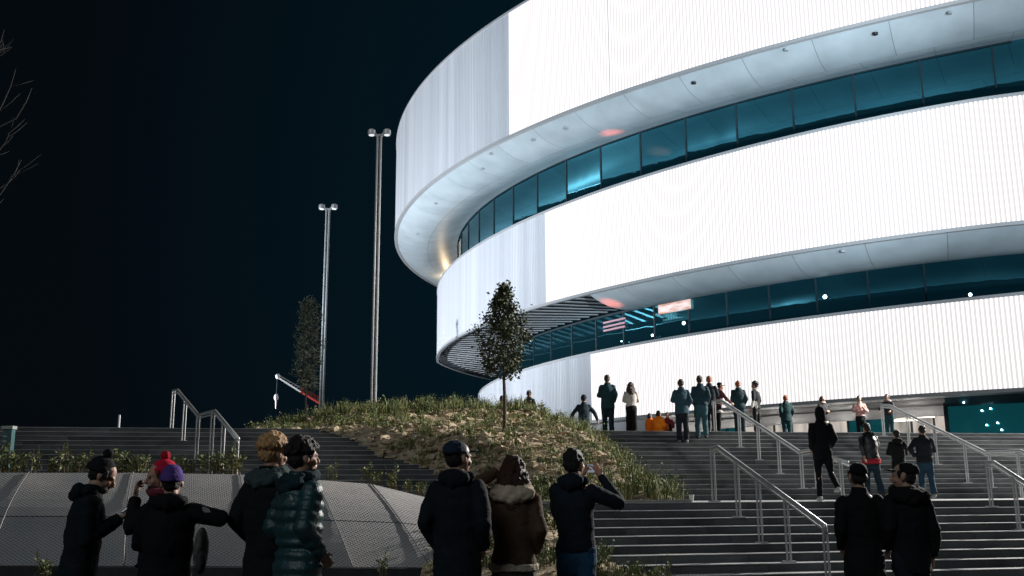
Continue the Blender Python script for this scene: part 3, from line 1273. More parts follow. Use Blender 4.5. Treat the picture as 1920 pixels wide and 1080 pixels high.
def mast(base_px, base_py, top_px, top_py, y, label):
    top = at(top_px, top_py, y)
    b_ = at(base_px, base_py, y)
    x = b_.x + (top.x - b_.x) * .5
    base = Vector((x, y, ZTOP))
    root = empty('lamp_mast', base, label, 'lamp mast', 'twin lamp masts beside the arena')
    h = top.z
    for s in (-1, 1):
        mb = MB()
        ox = s * .07
        mb.tube([base + Vector((ox, 0, 0)), Vector((x + ox, y, h - .28)), Vector((x + s * .16, y, h - .12)), Vector((x + s * .26, y, h - .1))], [.06, .05, .045, .04], 10)
        mb.build('pole', M_pole, root, smooth=True)
        mb = MB()
        c = Vector((x + s * .32, y, h - .05))
        mb.tube([c + Vector((0, 0, -.14)), c + Vector((0, 0, -.10)), c + Vector((0, 0, .06)), c + Vector((0, 0, .11))], [.14, .165, .155, .10], 16)
        hd = mb.build('lamp_head', M_head, root, smooth=False)
        mb = MB()
        mb.tube([c + Vector((0, 0, -.16)), c + Vector((0, 0, -.141))], [.115, .115], 14)
        mb.build('lens', M_lens, hd, origin=root.location)
    mb = MB()
    mb.box((x, y, h - .2), (.34, .08, .08))
    mb.build('bracket', M_pole, root)
    mb = MB()
    mb.box((x, y, ZTOP + .03), (.6, .5, .06))
    mb.build('base_plate', M_pole, root)
    return root


mast(698, 758, 713, 245, 39.5, 'taller twin pole lamp mast, nearest to the arena')
mast(600, 758, 618, 385, 49.0, 'shorter twin pole lamp mast left of the taller one')

# ------------------------------------------------------------------ trees
M_bark = mat('bark', (.09, .07, .055), .9, noise_amt=.4, noise_scale=9, bump=.8, bump_scale=30)
M_leafs = [mat('leaf_dark', (.035, .05, .022), .6), mat('leaf_mid', (.06, .078, .032), .6), mat('leaf_pale', (.10, .11, .05), .6)]


def leaf(mb, c, size, rnd):
    e = Vector((rnd.uniform(-1, 1), rnd.uniform(-1, 1), rnd.uniform(-.6, .9))).normalized() * size
    f_ = e.cross(Vector((rnd.uniform(-1, 1), rnd.uniform(-1, 1), rnd.uniform(-1, 1)))).normalized() * size * .32
    mb.quad(c, c + e * .5 + f_, c + e, c + e * .5 - f_, rnd.choice((0, 0, 1, 1, 2)))


def tree(base, h, z_crown, prof, label, n_limb, n_leaf, lsize, seed, wide, leaves=None):
    rnd = random.Random(seed)
    root = empty('tree', base, label, 'tree')
    mb = MB()
    ctr = [Vector(base) + Vector((.02 * math.sin(k), .02 * math.cos(k * 1.3), h * k / 8)) for k in range(9)]
    mb.tube(ctr, [.055 * wide * (1 - .095 * k) for k in range(9)], 9)
    trunk = mb.build('trunk', M_bark, root, smooth=True)
    mb = MB()
    lv = MB()
    tips = []
    for k in range(n_limb):
        t = z_crown + (1 - z_crown) * (k + .5) / n_limb
        tc_ = (t - z_crown) / (1 - z_crown)
        r = prof(tc_) * rnd.uniform(.62, 1.2)
        a = k * 2.399 + rnd.uniform(-.4, .4)
        p0 = Vector(base) + Vector((0, 0, h * (t - .05)))
        tip = p0 + Vector((math.cos(a) * r, math.sin(a) * r, h * .05 + r * .35))
        mid = p0.lerp(tip, .5) - Vector((0, 0, .04))
        mb.tube([p0, mid, tip], [.016, .010, .003], 5)
        tips += [(p0.lerp(tip, q), r) for q in (.35, .55, .75, .9, 1.0)]
        for s in range(3):
            a2 = a + rnd.uniform(-1.1, 1.1)
            q0 = p0.lerp(tip, rnd.uniform(.3, .8))
            tip2 = q0 + Vector((math.cos(a2), math.sin(a2), rnd.uniform(.1, .6))) * r * .4
            mb.tube([q0, tip2], [.006, .002], 4)
            tips += [(q0.lerp(tip2, .6), r), (tip2, r)]
    mb.build('limbs', M_bark, root)
    for k in range(n_leaf):
        c, r = rnd.choice(tips)
        g_ = Vector((rnd.gauss(0, 1), rnd.gauss(0, 1), rnd.gauss(0, 1))) * (.05 + .085 * r)
        leaf(lv, c + g_, lsize * rnd.uniform(.6, 1.3), rnd)
    lv.build('crown', leaves or M_leafs, root)
    return root


ty = 25.6
p = at(945, 806, ty)
p.z = mound_z(p.x, p.y) - .05
topz = at(938, 527, ty).z
tree(p, topz - p.z - .1, .40, lambda t: .66 * (.62 + 1.5 * t if t < .25 else 1 - (t - .25) * 1.18) + .02, 'young cone shaped tree on the mound in front of the arena', 46, 5600, .085, 3, 1.0)
p = at(573, 760, 46)
topz = at(582, 562, 46).z
p.z = ZTOP
tree(p, topz - ZTOP, .42, lambda t: .62 * (1 - .35 * abs(2 * t - .8)), 'narrow column shaped tree beside the shorter lamp mast', 46, 3600, .11, 5, 1.1, [mat('leaf_grey', (.15, .18, .13), .6), mat('leaf_greygreen', (.20, .24, .17), .6), mat('leaf_silver', (.27, .30, .24), .6)])

# bare branches reaching in at the left edge
base = Vector((-11.1, 19.5, 0))
root = empty('bare_tree', base, 'leafless tree whose thin branches reach in at the left edge', 'tree')
M_twig = mat('pale_twig', (.085, .08, .08), .85, noise_amt=.3, noise_scale=6)
mb = MB()
mb.tube([base, base + Vector((.05, 0, 3)), base + Vector((-.05, .1, 6.5)), base + Vector((.0, .1, 10.5))], [.16, .13, .09, .03], 10)
trunk = mb.build('trunk', M_twig, root, smooth=True)
mb = MB()
rnd = random.Random(4)


def branch(pts, r0):
    n = len(pts)
    mb.tube(pts, [r0 * (1 - .85 * i / (n - 1)) for i in range(n)], 6)


for tip_px, tip_py, mid_px, mid_py, root_px, root_py in ((60, 165, 30, 222, -60, 250), (30, 128, 5, 195, -60, 300), (38, 318, 12, 345, -70, 380), (18, 248, 0, 280, -60, 320), (8, 55, -8, 95, -60, 200), (20, 90, -10, 110, -60, 220), (40, 300, 0, 365, -60, 410)):
    a, m_, c = at(root_px, root_py, 19.5), at(mid_px, mid_py, 19.2), at(tip_px, tip_py, 19.0)
    st_ = Vector((base.x, base.y + .05, a.z - .8))
    mid2 = a.lerp(m_, .5) - Vector((0, 0, .1))
    branch([st_, a, mid2, m_, m_.lerp(c, .5) + Vector((.03, 0, .0)), c], .022)
    for k in range(3):
        q = m_.lerp(c, rnd.uniform(-.6, .7))
        d = Vector((rnd.uniform(.0, .5), rnd.uniform(-.3, .3), rnd.uniform(.15, .5)))
        branch([q, q + d * .5 + Vector((.02, 0, 0)), q + d], .007)
mb.build('branches', M_twig, root, smooth=True)

# ------------------------------------------------------------------ mobile crane far behind the mound
M_cw = mat('crane_white', (.7, .7, .7), .5)
M_cr = mat('crane_red', (.55, .05, .04), .5)
M_co = mat('crane_orange', (.6, .12, .04), .5)
y = 78
tip, mid, foot = at(521, 708, y), at(564, 735, y), at(600, 757, y)
crane = empty('mobile_crane', (foot.x + 1.0, y, ZTOP), 'small red and white mobile crane with raised boom behind the grassy mound', 'crane')
mb = MB()
mb.bar(tip, mid, .16, .12)
mb.bar(tip + Vector((0, 0, .22)), mid + Vector((0, 0, .32)), .06, .06)
for k in range(9):
    a, b_ = tip.lerp(mid, k / 9), tip.lerp(mid, (k + 1) / 9)
    mb.bar(a, b_ + Vector((0, 0, .3)), .04, .04)
mb.build('boom_tip', M_cw, crane)
mb = MB()
mb.bar(mid, foot, .3, .14)
mb.bar(mid + Vector((0, 0, .32)), foot + Vector((0, 0, .45)), .12, .1)
for k in range(6):
    a, b_ = mid.lerp(foot, k / 6), mid.lerp(foot, (k + 1) / 6)
    mb.bar(a + Vector((0, 0, .32)), b_, .06, .06)
mb.build('boom', M_cr, crane)
mb = MB()
mb.ell(tip + Vector((0, 0, .1)), .2)
mb.build('sheave', M_cw, crane, smooth=True)
mb = MB()
hk = at(518, 745, y)
tp = Vector((hk.x, hk.y, tip.z))
mb.tube([tp, hk], .02, 5)
mb.build('cable', M_mull, crane)
mb = MB()
mb.ell(hk, (.18, .18, .28))
mb.tube([hk, hk - Vector((0, 0, .9))], [.07, .05], 6)
mb.build('hook_block', M_cw, crane, smooth=True)
mb = MB()
bx = at(612, 762, y)
mb.box((bx.x, y, ZTOP + 2.7), (1.5, 2.0, 1.5))
mb.box((bx.x + .2, y - .3, ZTOP + 3.7), (1.0, 1.2, .5))
mb.build('cab', M_co, crane)
mb = MB()
mb.box((bx.x + .5, y, ZTOP + 1.35), (5.5, 2.4, 1.1))
mb.build('chassis', M_co, crane)
for dx in (-1.7, -.5, 1.3, 2.5):
    mb = MB()
    mb.tube([(bx.x + .5 + dx, y - 1.25, ZTOP + .5), (bx.x + .5 + dx, y + 1.25, ZTOP + .5)], .5, 14)
    mb.build('wheel', M_mull, crane)

# small things on the steps
p = at(223, 797, 25.9)
mb = MB()
mb.tube([(p.x, p.y, stair_z(p.x, p.y)), (p.x, p.y, at(223, 778, 25.9).z)], .028, 8)
tag(mb.build('marker_post', M_pole), 'thin short post standing alone on the top edge of the left steps', 'post')
M_teal = mat('teal_metal', (.05, .13, .14), .5, noise_amt=.25, noise_scale=6)
pb = at(14, 842, 19.2)
pt_ = at(14, 799, 19.2)
root = empty('utility_cabinet', (pb.x, pb.y, stair_z(pb.x, pb.y)), 'slim teal metal cabinet beside the weeds at the far left', 'cabinet')
hh = pt_.z - root.location.z
mb = MB()
mb.box((pb.x, pb.y, root.location.z + hh / 2 - .03), (.17, .14, hh - .06))
mb.build('body', M_teal, root)
mb = MB()
mb.box((pb.x, pb.y, root.location.z + hh - .03), (.21, .18, .06))
mb.build('cap', mat('cabinet_cap', (.4, .45, .42), .5), root)
for k in range(3):
    mb = MB()
    mb.box((pb.x - .03, pb.y - .075, root.location.z + hh - .2 - k * .09), (.07, .01, .025))
    mb.build('vent', mat('vent_pale', (.45, .5, .48), .5), root)
p = st(1.62, .2, RI * 10 + .001)
mb = MB()
mb.tube([p, p + Vector((0, 0, .125)), p + Vector((0, 0, .13))], [.032, .046, .049], 14)
tag(mb.build('paper_cup', mat('paper_white', (.75, .74, .72), .7), smooth=False), 'white paper cup left at the corner of the mound beside the lower steps', 'cup')

# ------------------------------------------------------------------ people
M_skin = mat('skin', (.46, .27, .19), .5, noise_amt=.08, noise_scale=20)
M_skin2 = mat('skin_tan', (.32, .18, .12), .5, noise_amt=.08, noise_scale=20)
M_eye = mat('eye_dark', (.02, .015, .012), .2)
M_lip = mat('lip', (.36, .14, .12), .45)
HAIRC = {'black': (.010, .008, .008), 'brown': (.035, .018, .010), 'auburn': (.05, .018, .010), 'blond': (.66, .38, .17), 'red': (.28, .07, .025), 'dark': (.018, .012, .010)}
M_HAIR = {k: mat('hair_' + k, v, .5, noise_amt=.5, noise_scale=60, bump=.8, bump_scale=130) for k, v in HAIRC.items()}
_cl = {}


def cloth(col, rough=.85, sheen=.25):
    k = tuple(round(c, 3) for c in col) + (rough,)
    if k not in _cl:
        _cl[k] = mat('cloth', col, rough, noise_amt=.22, noise_scale=7, bump=.35, bump_scale=70, spec=.25 if rough > .5 else .8)
    return _cl[k]


PRESET = {   # elbow and wrist for the right arm (x out, y forward, z up), 1.78 m figure
    'down': ((.228, -.03, 1.155), (.235, .05, .895)),
    'pocket': ((.232, -.09, 1.165), (.18, .085, .975)),
    'phone': ((.23, .085, 1.165), (.085, .31, 1.20)),
    'camera': ((.40, .13, 1.33), (.15, .27, 1.56)),
    'head': ((.37, .12, 1.53), (.13, .10, 1.66)),
    'face': ((.27, .22, 1.24), (.06, .20, 1.48)),
    'wide': ((.34, -.03, 1.20), (.44, .02, .96)),
    'fwd': ((.26, .10, 1.18), (.25, .30, 1.03)),
    'back': ((.27, -.16, 1.19), (.27, -.20, .94)),
    'fold': ((.235, .06, 1.16), (.05, .21, 1.16)),
    'hip': ((.36, -.10, 1.2), (.22, .02, 1.02)),
    'elbowout': ((.41, -.02, 1.36), (.34, .22, 1.36)),
    'rail': ((.27, .18, 1.2), (.22, .38, 1.12)),
    'chest': ((.25, .05, 1.16), (.10, .24, 1.24)),
}


def hand_shape(mb, wrist, d, n, s, curl=.5, side=1):
    """palm, four unequal bent fingers and a thumb leaving the side of the palm"""
    d = d.normalized()
    n = (n - d * n.dot(d)).normalized()
    c = d.cross(n).normalized() * side
    mb.tube([wrist - d * .02 * s, wrist + d * .03 * s, wrist + d * .085 * s], [(.025 * s, .017 * s), (.036 * s, .017 * s), (.040 * s, .014 * s)], 10, up=c, dome=True)
    for k, (off, L) in enumerate(((.031, .068), (.011, .078), (-.010, .072), (-.030, .056))):
        p0 = wrist + d * .085 * s + c * off * s
        a1, a2 = curl * .7 + .06 * k, curl * 1.7 + .08 * k
        d1 = d * math.cos(a1) + n * math.sin(a1)
        d2 = d * math.cos(a2) + n * math.sin(a2)
        p1 = p0 + d1 * L * .55 * s + c * off * .25 * s
        p2 = p1 + d2 * L * .5 * s
        mb.tube([p0 - d * .015 * s, p1, p2], [.0095 * s, .0088 * s, .0072 * s], 7, dome=True)
    p0 = wrist + d * .025 * s + c * .03 * s
    p1 = p0 + (d * .6 + c * .7 + n * .35).normalized() * .036 * s
    p2 = p1 + (d * .85 + c * .15 + n * .5).normalized() * .034 * s
    mb.tube([p0, p1, p2], [.013 * s, .0105 * s, .008 * s], 7, dome=True)


def person(label, px, top_py, y, zf, yaw=0, arms=('down', 'down'), lean=0, head=(0, 0), legs=((.03, .05), (-.02, .05)), bulk=1.0, near=False, seed=0,
           top=(.012, .016, .024), top_len=.78, bottom=(.012, .013, .017), shoe=(.02, .02, .022), skin=None, hair=('short', 'dark'), hat=None, hood=False, collar=None,
           puffer=None, hem=None, side=0, z_extra=0.0, flare=1.0, side_panel=None, group=None, height=None, skirt=None, tops=None, x_off=0, roughj=.85, sit=False, stripe=None, sole=None):
    """builds one figure; px is the pixel column of its middle, top_py the top of hair or hat"""
    rnd = random.Random(seed + 17)
    ex = {'pompom': .085, 'beanie': .03, 'cap': .025}.get(hat[0] if hat else None, .045 if hair[0] == 'curly' else .022)
    ptop = at(px, top_py, y)
    h = height or (ptop.z - zf - ex + z_extra)
    s = h / 1.78
    if not sit:
        s = max(.86, min(1.09, s))
    base = Vector((ptop.x, y, zf))
    vox = .0095 if near else .017
    # --- skeleton
    def leg(sd, a, k):
        hip = Vector((sd * .09, 0, .92))
        kn = hip + Vector((sd * .012, math.sin(a), -math.cos(a))) * .43
        an = kn + Vector((sd * .006, math.sin(a - k), -math.cos(a - k))) * .42
        return hip, kn, an
    LG = [leg(-1, *legs[0]), leg(1, *legs[1])]
    drop = min(l[2].z for l in LG) - .085
    if sit:
        drop = .80
        s = (ptop.z - zf - ex) / (1.78 - .80)
    off = Vector((0, 0, -drop))
    HIP = Vector((0, 0, .95))
    U = Matrix.Translation(off + HIP) @ Matrix.Rotation(side, 4, 'Y') @ Matrix.Rotation(-lean, 4, 'X') @ Matrix.Translation(-HIP)
    LG = [tuple(p + off for p in l) for l in LG]
    def up(p):
        return U @ Vector(p)
    AR = []
    for sd, a in ((-1, arms[0]), (1, arms[1])):
        e, w_ = PRESET[a] if isinstance(a, str) else a
        AR.append((up((sd * .165, -.005, 1.405)), up((sd * e[0], e[1], e[2])), up((sd * w_[0], w_[1], w_[2]))))
    HM = U @ Matrix.Translation((0, .005, 1.515)) @ Matrix.Rotation(head[0], 4, 'Z') @ Matrix.Rotation(-head[1], 4, 'X')
    S = Matrix.Scale(s, 4)
    RZ = Matrix.Rotation(yaw, 4, 'Z')
    G = RZ @ S

    def fin(mb):
        mb.v = [tuple(G @ Vector(v)) for v in mb.v]
        return mb
    # --- body: one continuous mesh
    mb = MB()
    spine = [(.86, .15, .10), (.95, .155, .105), (1.08, .135, .095), (1.22, .155, .11), (1.36, .165, .11), (1.45, .13, .085), (1.50, .07, .07)]
    mb.tube([up((0, 0, z)) for z, _, _ in spine], [(a, b_) for _, a, b_ in spine], 14, up=(1, 0, 0))
    mb.tube([up((0, -.012, 1.43)), up((0, -.004, 1.5)), HM @ Vector((0, -.005, .06))], [.064, .056, .056], 12)
    for l in LG:
        mb.tube([l[0], l[0].lerp(l[1], .5), l[1], l[1].lerp(l[2], .35), l[2]], [.085, .075, .055, .055, .037], 10, dome=True)
        f_ = Vector((0, 1, 0))
        mb.tube([l[2] + Vector((0, -.02, -.045)), l[2] + Vector((0, .13, -.055))], [(.036, .032), (.036, .022)], 8, up=(1, 0, 0), dome=True)
    for i, (a, e, w_) in enumerate(AR):
        mb.tube([a, a.lerp(e, .5), e, e.lerp(w_, .4), w_], [.055, .047, .038, .037, .027], 10, dome=True)
        fd = (w_ - e).normalized()
        n_ = Vector((1 if i == 0 else -1, .25, 0))
        if not isinstance(arms[i], str) or arms[i] in ('camera', 'face', 'head', 'phone', 'chest'):
            n_ = HM @ Vector((0, .05, .12)) - w_
        hand_shape(mb, w_, fd, n_, 1.0, .55 if arms[i] not in ('phone', 'camera', 'chest') else .85, 1 if i == 1 else -1)
    def hd(c, r, rz=0):
        mb.ell(c, r, HM, 14, 10)
    hd((0, 0, .152), (.077, .098, .102))
    hd((0, .032, .10), (.066, .064, .09))
    hd((0, .045, .055), (.051, .052, .045))
    hd((0, .084, .033), (.022, .018, .018))
    hd((0, .092, .150), (.050, .014, .012))
    hd((-.038, .070, .095), (.026, .025, .028))
    hd((.038, .070, .095), (.026, .025, .028))
    hd((0, .100, .064), (.024, .012, .011))
    for sd in (-1, 1):
        hd((sd * .081, -.005, .118), (.012, .023, .034))
        hd((sd * .031, .083, .130), (.014, .014, .012))
    mb.tube([HM @ Vector((0, .096, .14)), HM @ Vector((0, .118, .112)), HM @ Vector((0, .122, .098)), HM @ Vector((0, .10, .090))], [.010, .0135, .017, .014], 8, dome=True)
    me = remesh(fin(mb), vox * .85, 2)
    body = mesh_obj('person', me, [skin or M_skin, M_eye, M_lip])
    HI = (G @ HM).inverted()
    mis = [0] * len(me.polygons)
    for p in me.polygons:
        c = HI @ p.center
        if c.y > .06:
            if min((c - Vector((-.031, .095, .130))).length, (c - Vector((.031, .095, .130))).length) < .013:
                mis[p.index] = 1
            elif abs(c.x) < .024 and abs(c.z - .064) < .009 and c.y > .095:
                mis[p.index] = 2
    me.polygons.foreach_set('material_index', mis)
    body.location = base
    tag(body, label, 'person', group)

    def child(name, mbx, v, m, sm=2, amp=0, sc_=6, aniso=(1, 1, 1), lab=None):
        me_ = remesh(fin(mbx), v, sm)
        if amp:
            displace(me_, amp * s, sc_, seed, aniso)
        o = mesh_obj(name, me_, m, body)
        if lab:
            o['label'] = lab
        return o
    # --- trousers
    mb = MB()
    tb = bulk * flare
    mb.tube([off + Vector((0, 0, .84)), off + Vector((0, -.005, .94)), off + Vector((0, 0, 1.04))], [(.16 * bulk, .115 * bulk), (.172 * bulk, .125 * bulk), (.15 * bulk, .11 * bulk)], 14, up=(1, 0, 0), dome=True)
    for l in LG:
        ank = l[2] + Vector((0, 0, .01))
        mb.tube([l[0] + Vector((0, 0, .02)), l[0].lerp(l[1], .45), l[1], l[1].lerp(ank, .5), ank], [.102 * bulk, .090 * bulk, .072 * tb, .070 * tb, .066 * tb], 12, dome=False)
    child('trousers', mb, vox, cloth(bottom), 3, .010, 7, (1, 1, 1.6))
    # --- shoes
    for l in LG:
        mb = MB()
        a = l[2]
        mb.tube([a + Vector((0, -.035, -.03)), a + Vector((0, .02, -.03)), a + Vector((0, .10, -.045)), a + Vector((0, .165, -.058))], [(.040, .052), (.042, .052), (.045, .038), (.038, .024)], 10, up=(1, 0, 0), dome=True)
        child('shoe', mb, vox * .9, cloth(shoe, .6, 0), 2)
    # --- jacket or top
    mb = MB()
    b_ = bulk
    zt_ = top_len
    body_prof = [(zt_, .186, .142), (zt_ + .06, .187, .144), (max(zt_ + .1, 1.02), .170, .134), (1.16, .178, .140), (1.30, .188, .142), (1.37, .182, .130), (1.425, .150, .112), (1.47, .105, .098), (1.51, .082, .086), (1.55, .078, .082)]
    rows = []
    for i in range(len(body_prof) - 1):
        z0, a0, c0 = body_prof[i]
        z1, a1, c1 = body_prof[i + 1]
        m_ = max(1, int((z1 - z0) / .02))
        for k in range(m_):
            t = k / m_
            rows.append((z0 + (z1 - z0) * t, a0 + (a1 - a0) * t, c0 + (c1 - c0) * t))
    rows.append(body_prof[-1])
    def ripple(z):
        return puffer_amp * (abs(math.sin(z * math.pi / puffer)) ** .6 - .5) if puffer else 0
    puffer_amp = .030
    mb.tube([up((0, -.008 if z > 1.1 else 0, z)) if z > .95 else off + Vector((0, -.004, z)) + (up((0, 0, .95)) - off - Vector((0, 0, .95))) for z, _, _ in rows],
            [((a + ripple(z)) * b_, (c + ripple(z)) * b_) for z, a, c in rows], 20, up=(1, 0, 0))
    for (a, e, w_) in AR:
        pts = []
        rs = []
        for t in [k / 14 for k in range(15)]:
            q = a.lerp(e, t)
            pts.append(q)
            rs.append((.074 - .012 * t) * b_ + (ripple(t * .3) * .7 if puffer else 0))
        for t in [k / 11 for k in range(1, 12)]:
            pts.append(e.lerp(w_, t * .97))
            rs.append((.062 - .014 * t) * b_ + (ripple(t * .27) * .7 if puffer else 0))
        mb.tube(pts, rs, 12, dome=False)
        mb.ell(a, (.074 * b_, .078 * b_, .074 * b_))
    jk = child('jacket', mb, vox, [cloth(top, roughj)] + ([cloth(side_panel)] if side_panel else []) + ([cloth(stripe)] if stripe else []), 6 if not puffer else 3, .015 if not puffer else .006, 5.5, (1, 1, 1.3))
    if side_panel or stripe:
        inv = G.inverted()
        mm = [0] * len(jk.data.polygons)
        for p in jk.data.polygons:
            c = inv @ p.center
            if side_panel and c.z < 1.13 and c.x < -.10:
                mm[p.index] = 1
            if stripe and c.y < 0 and (int(c.z * 9) % 2 == 0):
                mm[p.index] = 1
        jk.data.polygons.foreach_set('material_index', mm)
    if hem:
        mb = MB()
        mb.tube([off + Vector((0, -.004, zt_ - hem[1])), off + Vector((0, -.004, zt_ + .03))], [(.205 * b_, .158 * b_), (.207 * b_, .160 * b_)], 20, up=(1, 0, 0))
        child('hem', mb, vox, cloth(hem[0]), 3, .012, 16)
    if collar:
        mb = MB()
        k = collar[1]
        n = 22
        ring = [up((math.cos(2 * math.pi * i / n) * .105 * k, math.sin(2 * math.pi * i / n) * .10 * k - .01, 1.50 + .02 * math.sin(2 * math.pi * i / n))) for i in range(n + 1)]
        mb.tube(ring, [.048 * k] * (n + 1), 8)
        mb.tube([up((-.12 * k, -.09 * k, 1.46)), up((0, -.125 * k, 1.42)), up((.12 * k, -.09 * k, 1.46))], [.05 * k] * 3, 8, dome=True)
        child('collar', mb, vox, cloth(collar[0]), 3, .012, 18)
    if hood == 'down':
        mb = MB()
        mb.ell(up((0, -.10, 1.49)), (.125 * b_, .062, .075))
        mb.tube([up((-.11, -.03, 1.50)), up((0, -.12, 1.46)), up((.11, -.03, 1.50))], [.042, .06, .042], 10, dome=True)
        child('hood', mb, vox, cloth(top), 3, .008, 10)
    if hood == 'up':
        mb = MB()
        mb.ell((0, -.03, .15), (.108, .118, .135), HM)
        mb.ell((0, -.055, .06), (.105, .085, .10), HM)
        child('hood', mb, vox, cloth(top), 3, .008, 9)
    # --- hair
    ht, hc = hair
    if ht != 'none':
        mb = MB()
        if not hat:
            mb.ell((0, -.016, .170), (.086, .100, .098), HM)
        mb.ell((0, -.045, .125), (.078, .068, .075), HM)
        for sd in (-1, 1):
            mb.ell((sd * .074, .02, .150), (.016, .032, .038), HM, 8, 6)
        amp, sc_ = .010, 26
        if ht == 'curly':
            for k in range(170):
                th, ph = rnd.uniform(0, 6.283), math.acos(rnd.uniform(-.15, 1))
                d = Vector((math.sin(ph) * math.cos(th), math.sin(ph) * math.sin(th), math.cos(ph)))
                c = Vector((d.x * .095, d.y * .108 - .012, d.z * .105 + .168))
                if c.y > .05 and c.z < .19:
                    continue
                mb.ell(tuple(c), rnd.uniform(.014, .026), HM, 7, 5)
            amp, sc_ = .008, 40
        if ht == 'long':
            mb.ell((0, -.02, .155), (.106, .114, .118), HM)
            for k in range(60):
                a = math.pi + rnd.uniform(-.62, .62) * math.pi
                mb.ell((math.sin(a) * -.115, math.cos(a) * .12 - .01, rnd.uniform(-.17, .08)), rnd.uniform(.022, .036), HM, 7, 5)
            for k in range(44):
                a = math.pi + (k / 43 - .5) * math.pi * 1.25
                dx, dy = math.sin(a) * -.088, math.cos(a) * .088
                L = rnd.uniform(.30, .40)
                wob = rnd.uniform(-.02, .02)
                mb.tube([HM @ Vector((dx * .7, dy * .75, .22)), HM @ Vector((dx * 1.08, dy * 1.1 - .005, .13)), HM @ Vector((dx * 1.4 + wob, dy * 1.35 - .01, .02)), HM @ Vector((dx * 1.5 - wob, dy * 1.45 - .015, -L + .12))], [.02, .022, .022, .009], 7, dome=True)
            amp, sc_ = .016, 24
        if ht == 'bob':
            mb.ell((0, -.03, .11), (.098, .095, .12), HM)
        if ht == 'bun':
            mb.ell((0, -.11, .20), (.045, .045, .045), HM)
        if ht == 'tail':
            mb.tube([HM @ Vector((0, -.10, .18)), HM @ Vector((0, -.15, .12)), HM @ Vector((0, -.14, -.02))], [.028, .03, .012], 8, dome=True)
        # open the face
        mhair = remesh(fin(mb), vox * .8, 1)
        displace(mhair, amp * s, sc_, seed + 3)
        mesh_obj('hair', mhair, M_HAIR[hc], body)
    if ht == 'beard' or (hat and hat[0] == 'pompom'):
        mb = MB()
        mb.ell((0, .06, .045), (.056, .052, .045), HM)
        child('beard', mb, vox * .8, M_HAIR['black'], 1, .006, 40)
    # --- hat
    if hat:
        kind, colr = hat[0], hat[1]
        mb = MB()
        zs = [(.145, .090, .112), (.185, .091, .113), (.19, .086, .107), (.225, .080, .098), (.255, .062, .076), (.275, .030, .038)]
        if kind == 'cap':
            zs = [(.165, .086, .106), (.20, .084, .103), (.24, .068, .085), (.262, .03, .04)]
        tilt = HM @ Matrix.Rotation(R(9), 4, 'X')
        mb.tube([tilt @ Vector((0, -.010, z)) for z, _, _ in zs], [(a, c) for _, a, c in zs], 18, up=tuple((HM.to_3x3() @ Vector((1, 0, 0)))))
        if kind in ('beanie', 'pompom'):
            mb.tube([tilt @ Vector((0, -.010, .140)), tilt @ Vector((0, -.010, .192))], [(.096, .118), (.096, .118)], 18, up=tuple((HM.to_3x3() @ Vector((1, 0, 0)))))
        if kind == 'cap':
            mb.ell((0, .135, .168), (.072, .085, .010), tilt, 16, 6)
        child('hat', mb, vox * .85, cloth(colr), 2, .003, 30)
        if kind == 'pompom':
            mb = MB()
            for k in range(70):
                d = Vector((rnd.gauss(0, 1), rnd.gauss(0, 1), rnd.gauss(0, 1))).normalized()
                mb.ell(tuple(Vector((0, -.012, .305)) + d * .033), .012, tilt, 6, 4)
            child('pompom', mb, vox * .7, cloth(hat[2]), 1)
    if skirt:
        pass
    body['h'] = round(h, 2)
    return body, G, HM, AR, base, U


def w_of(pr, p):
    """figure coordinates to world"""
    return pr[4] + (pr[1] @ Vector(p))


NV = (.006, .009, .014)     # near-black navy
BK = (.005, .0055, .007)
JEAN = (.018, .075, .15)
GR = 'people watching from the foot of the steps'
walk = ((.28, .12), (-.22, .30))

f1 = person('man in dark jacket and bobble beanie looking down at the phone in his hand', 165, 838, 7.9, 0, yaw=R(-66), arms=(((.22, .02, 1.13), (.05, .25, 1.31)), ((.22, .02, 1.13), (.06, .25, 1.31))), lean=.10, head=(R(-8), .42), near=True, seed=1,
            top=(.006, .012, .016), top_len=.80, bulk=1.04, hat=('pompom', (.010, .010, .012), (.012, .012, .014)), hair=('short', 'black'), side_panel=(.012, .10, .17), hood='down', group=GR)
f2 = person('person in black coat and red bobble hat holding a hand to the face', 309, 846, 8.1, 0, yaw=R(100), arms=(((.19, .20, 1.22), (.07, .20, 1.47)), 'pocket'), head=(R(22), .15), near=True, seed=2, top=BK, top_len=.62, bulk=1.12,
            hat=('pompom', (.62, .015, .055), (.45, .012, .03)), hair=('short', 'brown'), collar=((.16, .03, .05), .95), group=GR, skin=M_skin)
f3 = person('person in purple beanie seen from behind with the right elbow raised sideways', 324, 869, 7.55, 0, yaw=R(8), arms=('fold', 'elbowout'), head=(R(5), .12), near=True, seed=3, top=(.005, .006, .009), top_len=.70, bulk=1.12,
            hat=('beanie', (.10, .055, .26)), hair=('short', 'dark'), group=GR, hood='down', puffer=None)
f4 = person('man with curly blond hair and dark green jacket seen from behind', 511, 806, 7.7, 0, yaw=R(-28), arms=('pocket', 'pocket'), head=(R(-12), .08), near=True, seed=4, top=(.006, .011, .012), top_len=.74, bulk=1.0,
            hair=('curly', 'blond'), collar=((.05, .075, .08), .95), bottom=BK, group=GR, legs=((.12, .08), (-.1, .12)))
f5 = person('man in shiny quilted teal puffer jacket and pale jeans, facing right', 568, 814, 7.3, 0, yaw=R(-50), arms=('pocket', 'pocket'), head=(R(-5), .0), near=True, seed=5, top=(.009, .058, .068), top_len=.80, bulk=1.06,
            hair=('curly', 'dark'), puffer=.085, bottom=(.14, .22, .26), roughj=.42, collar=((.010, .03, .04), 1.0), group=GR)
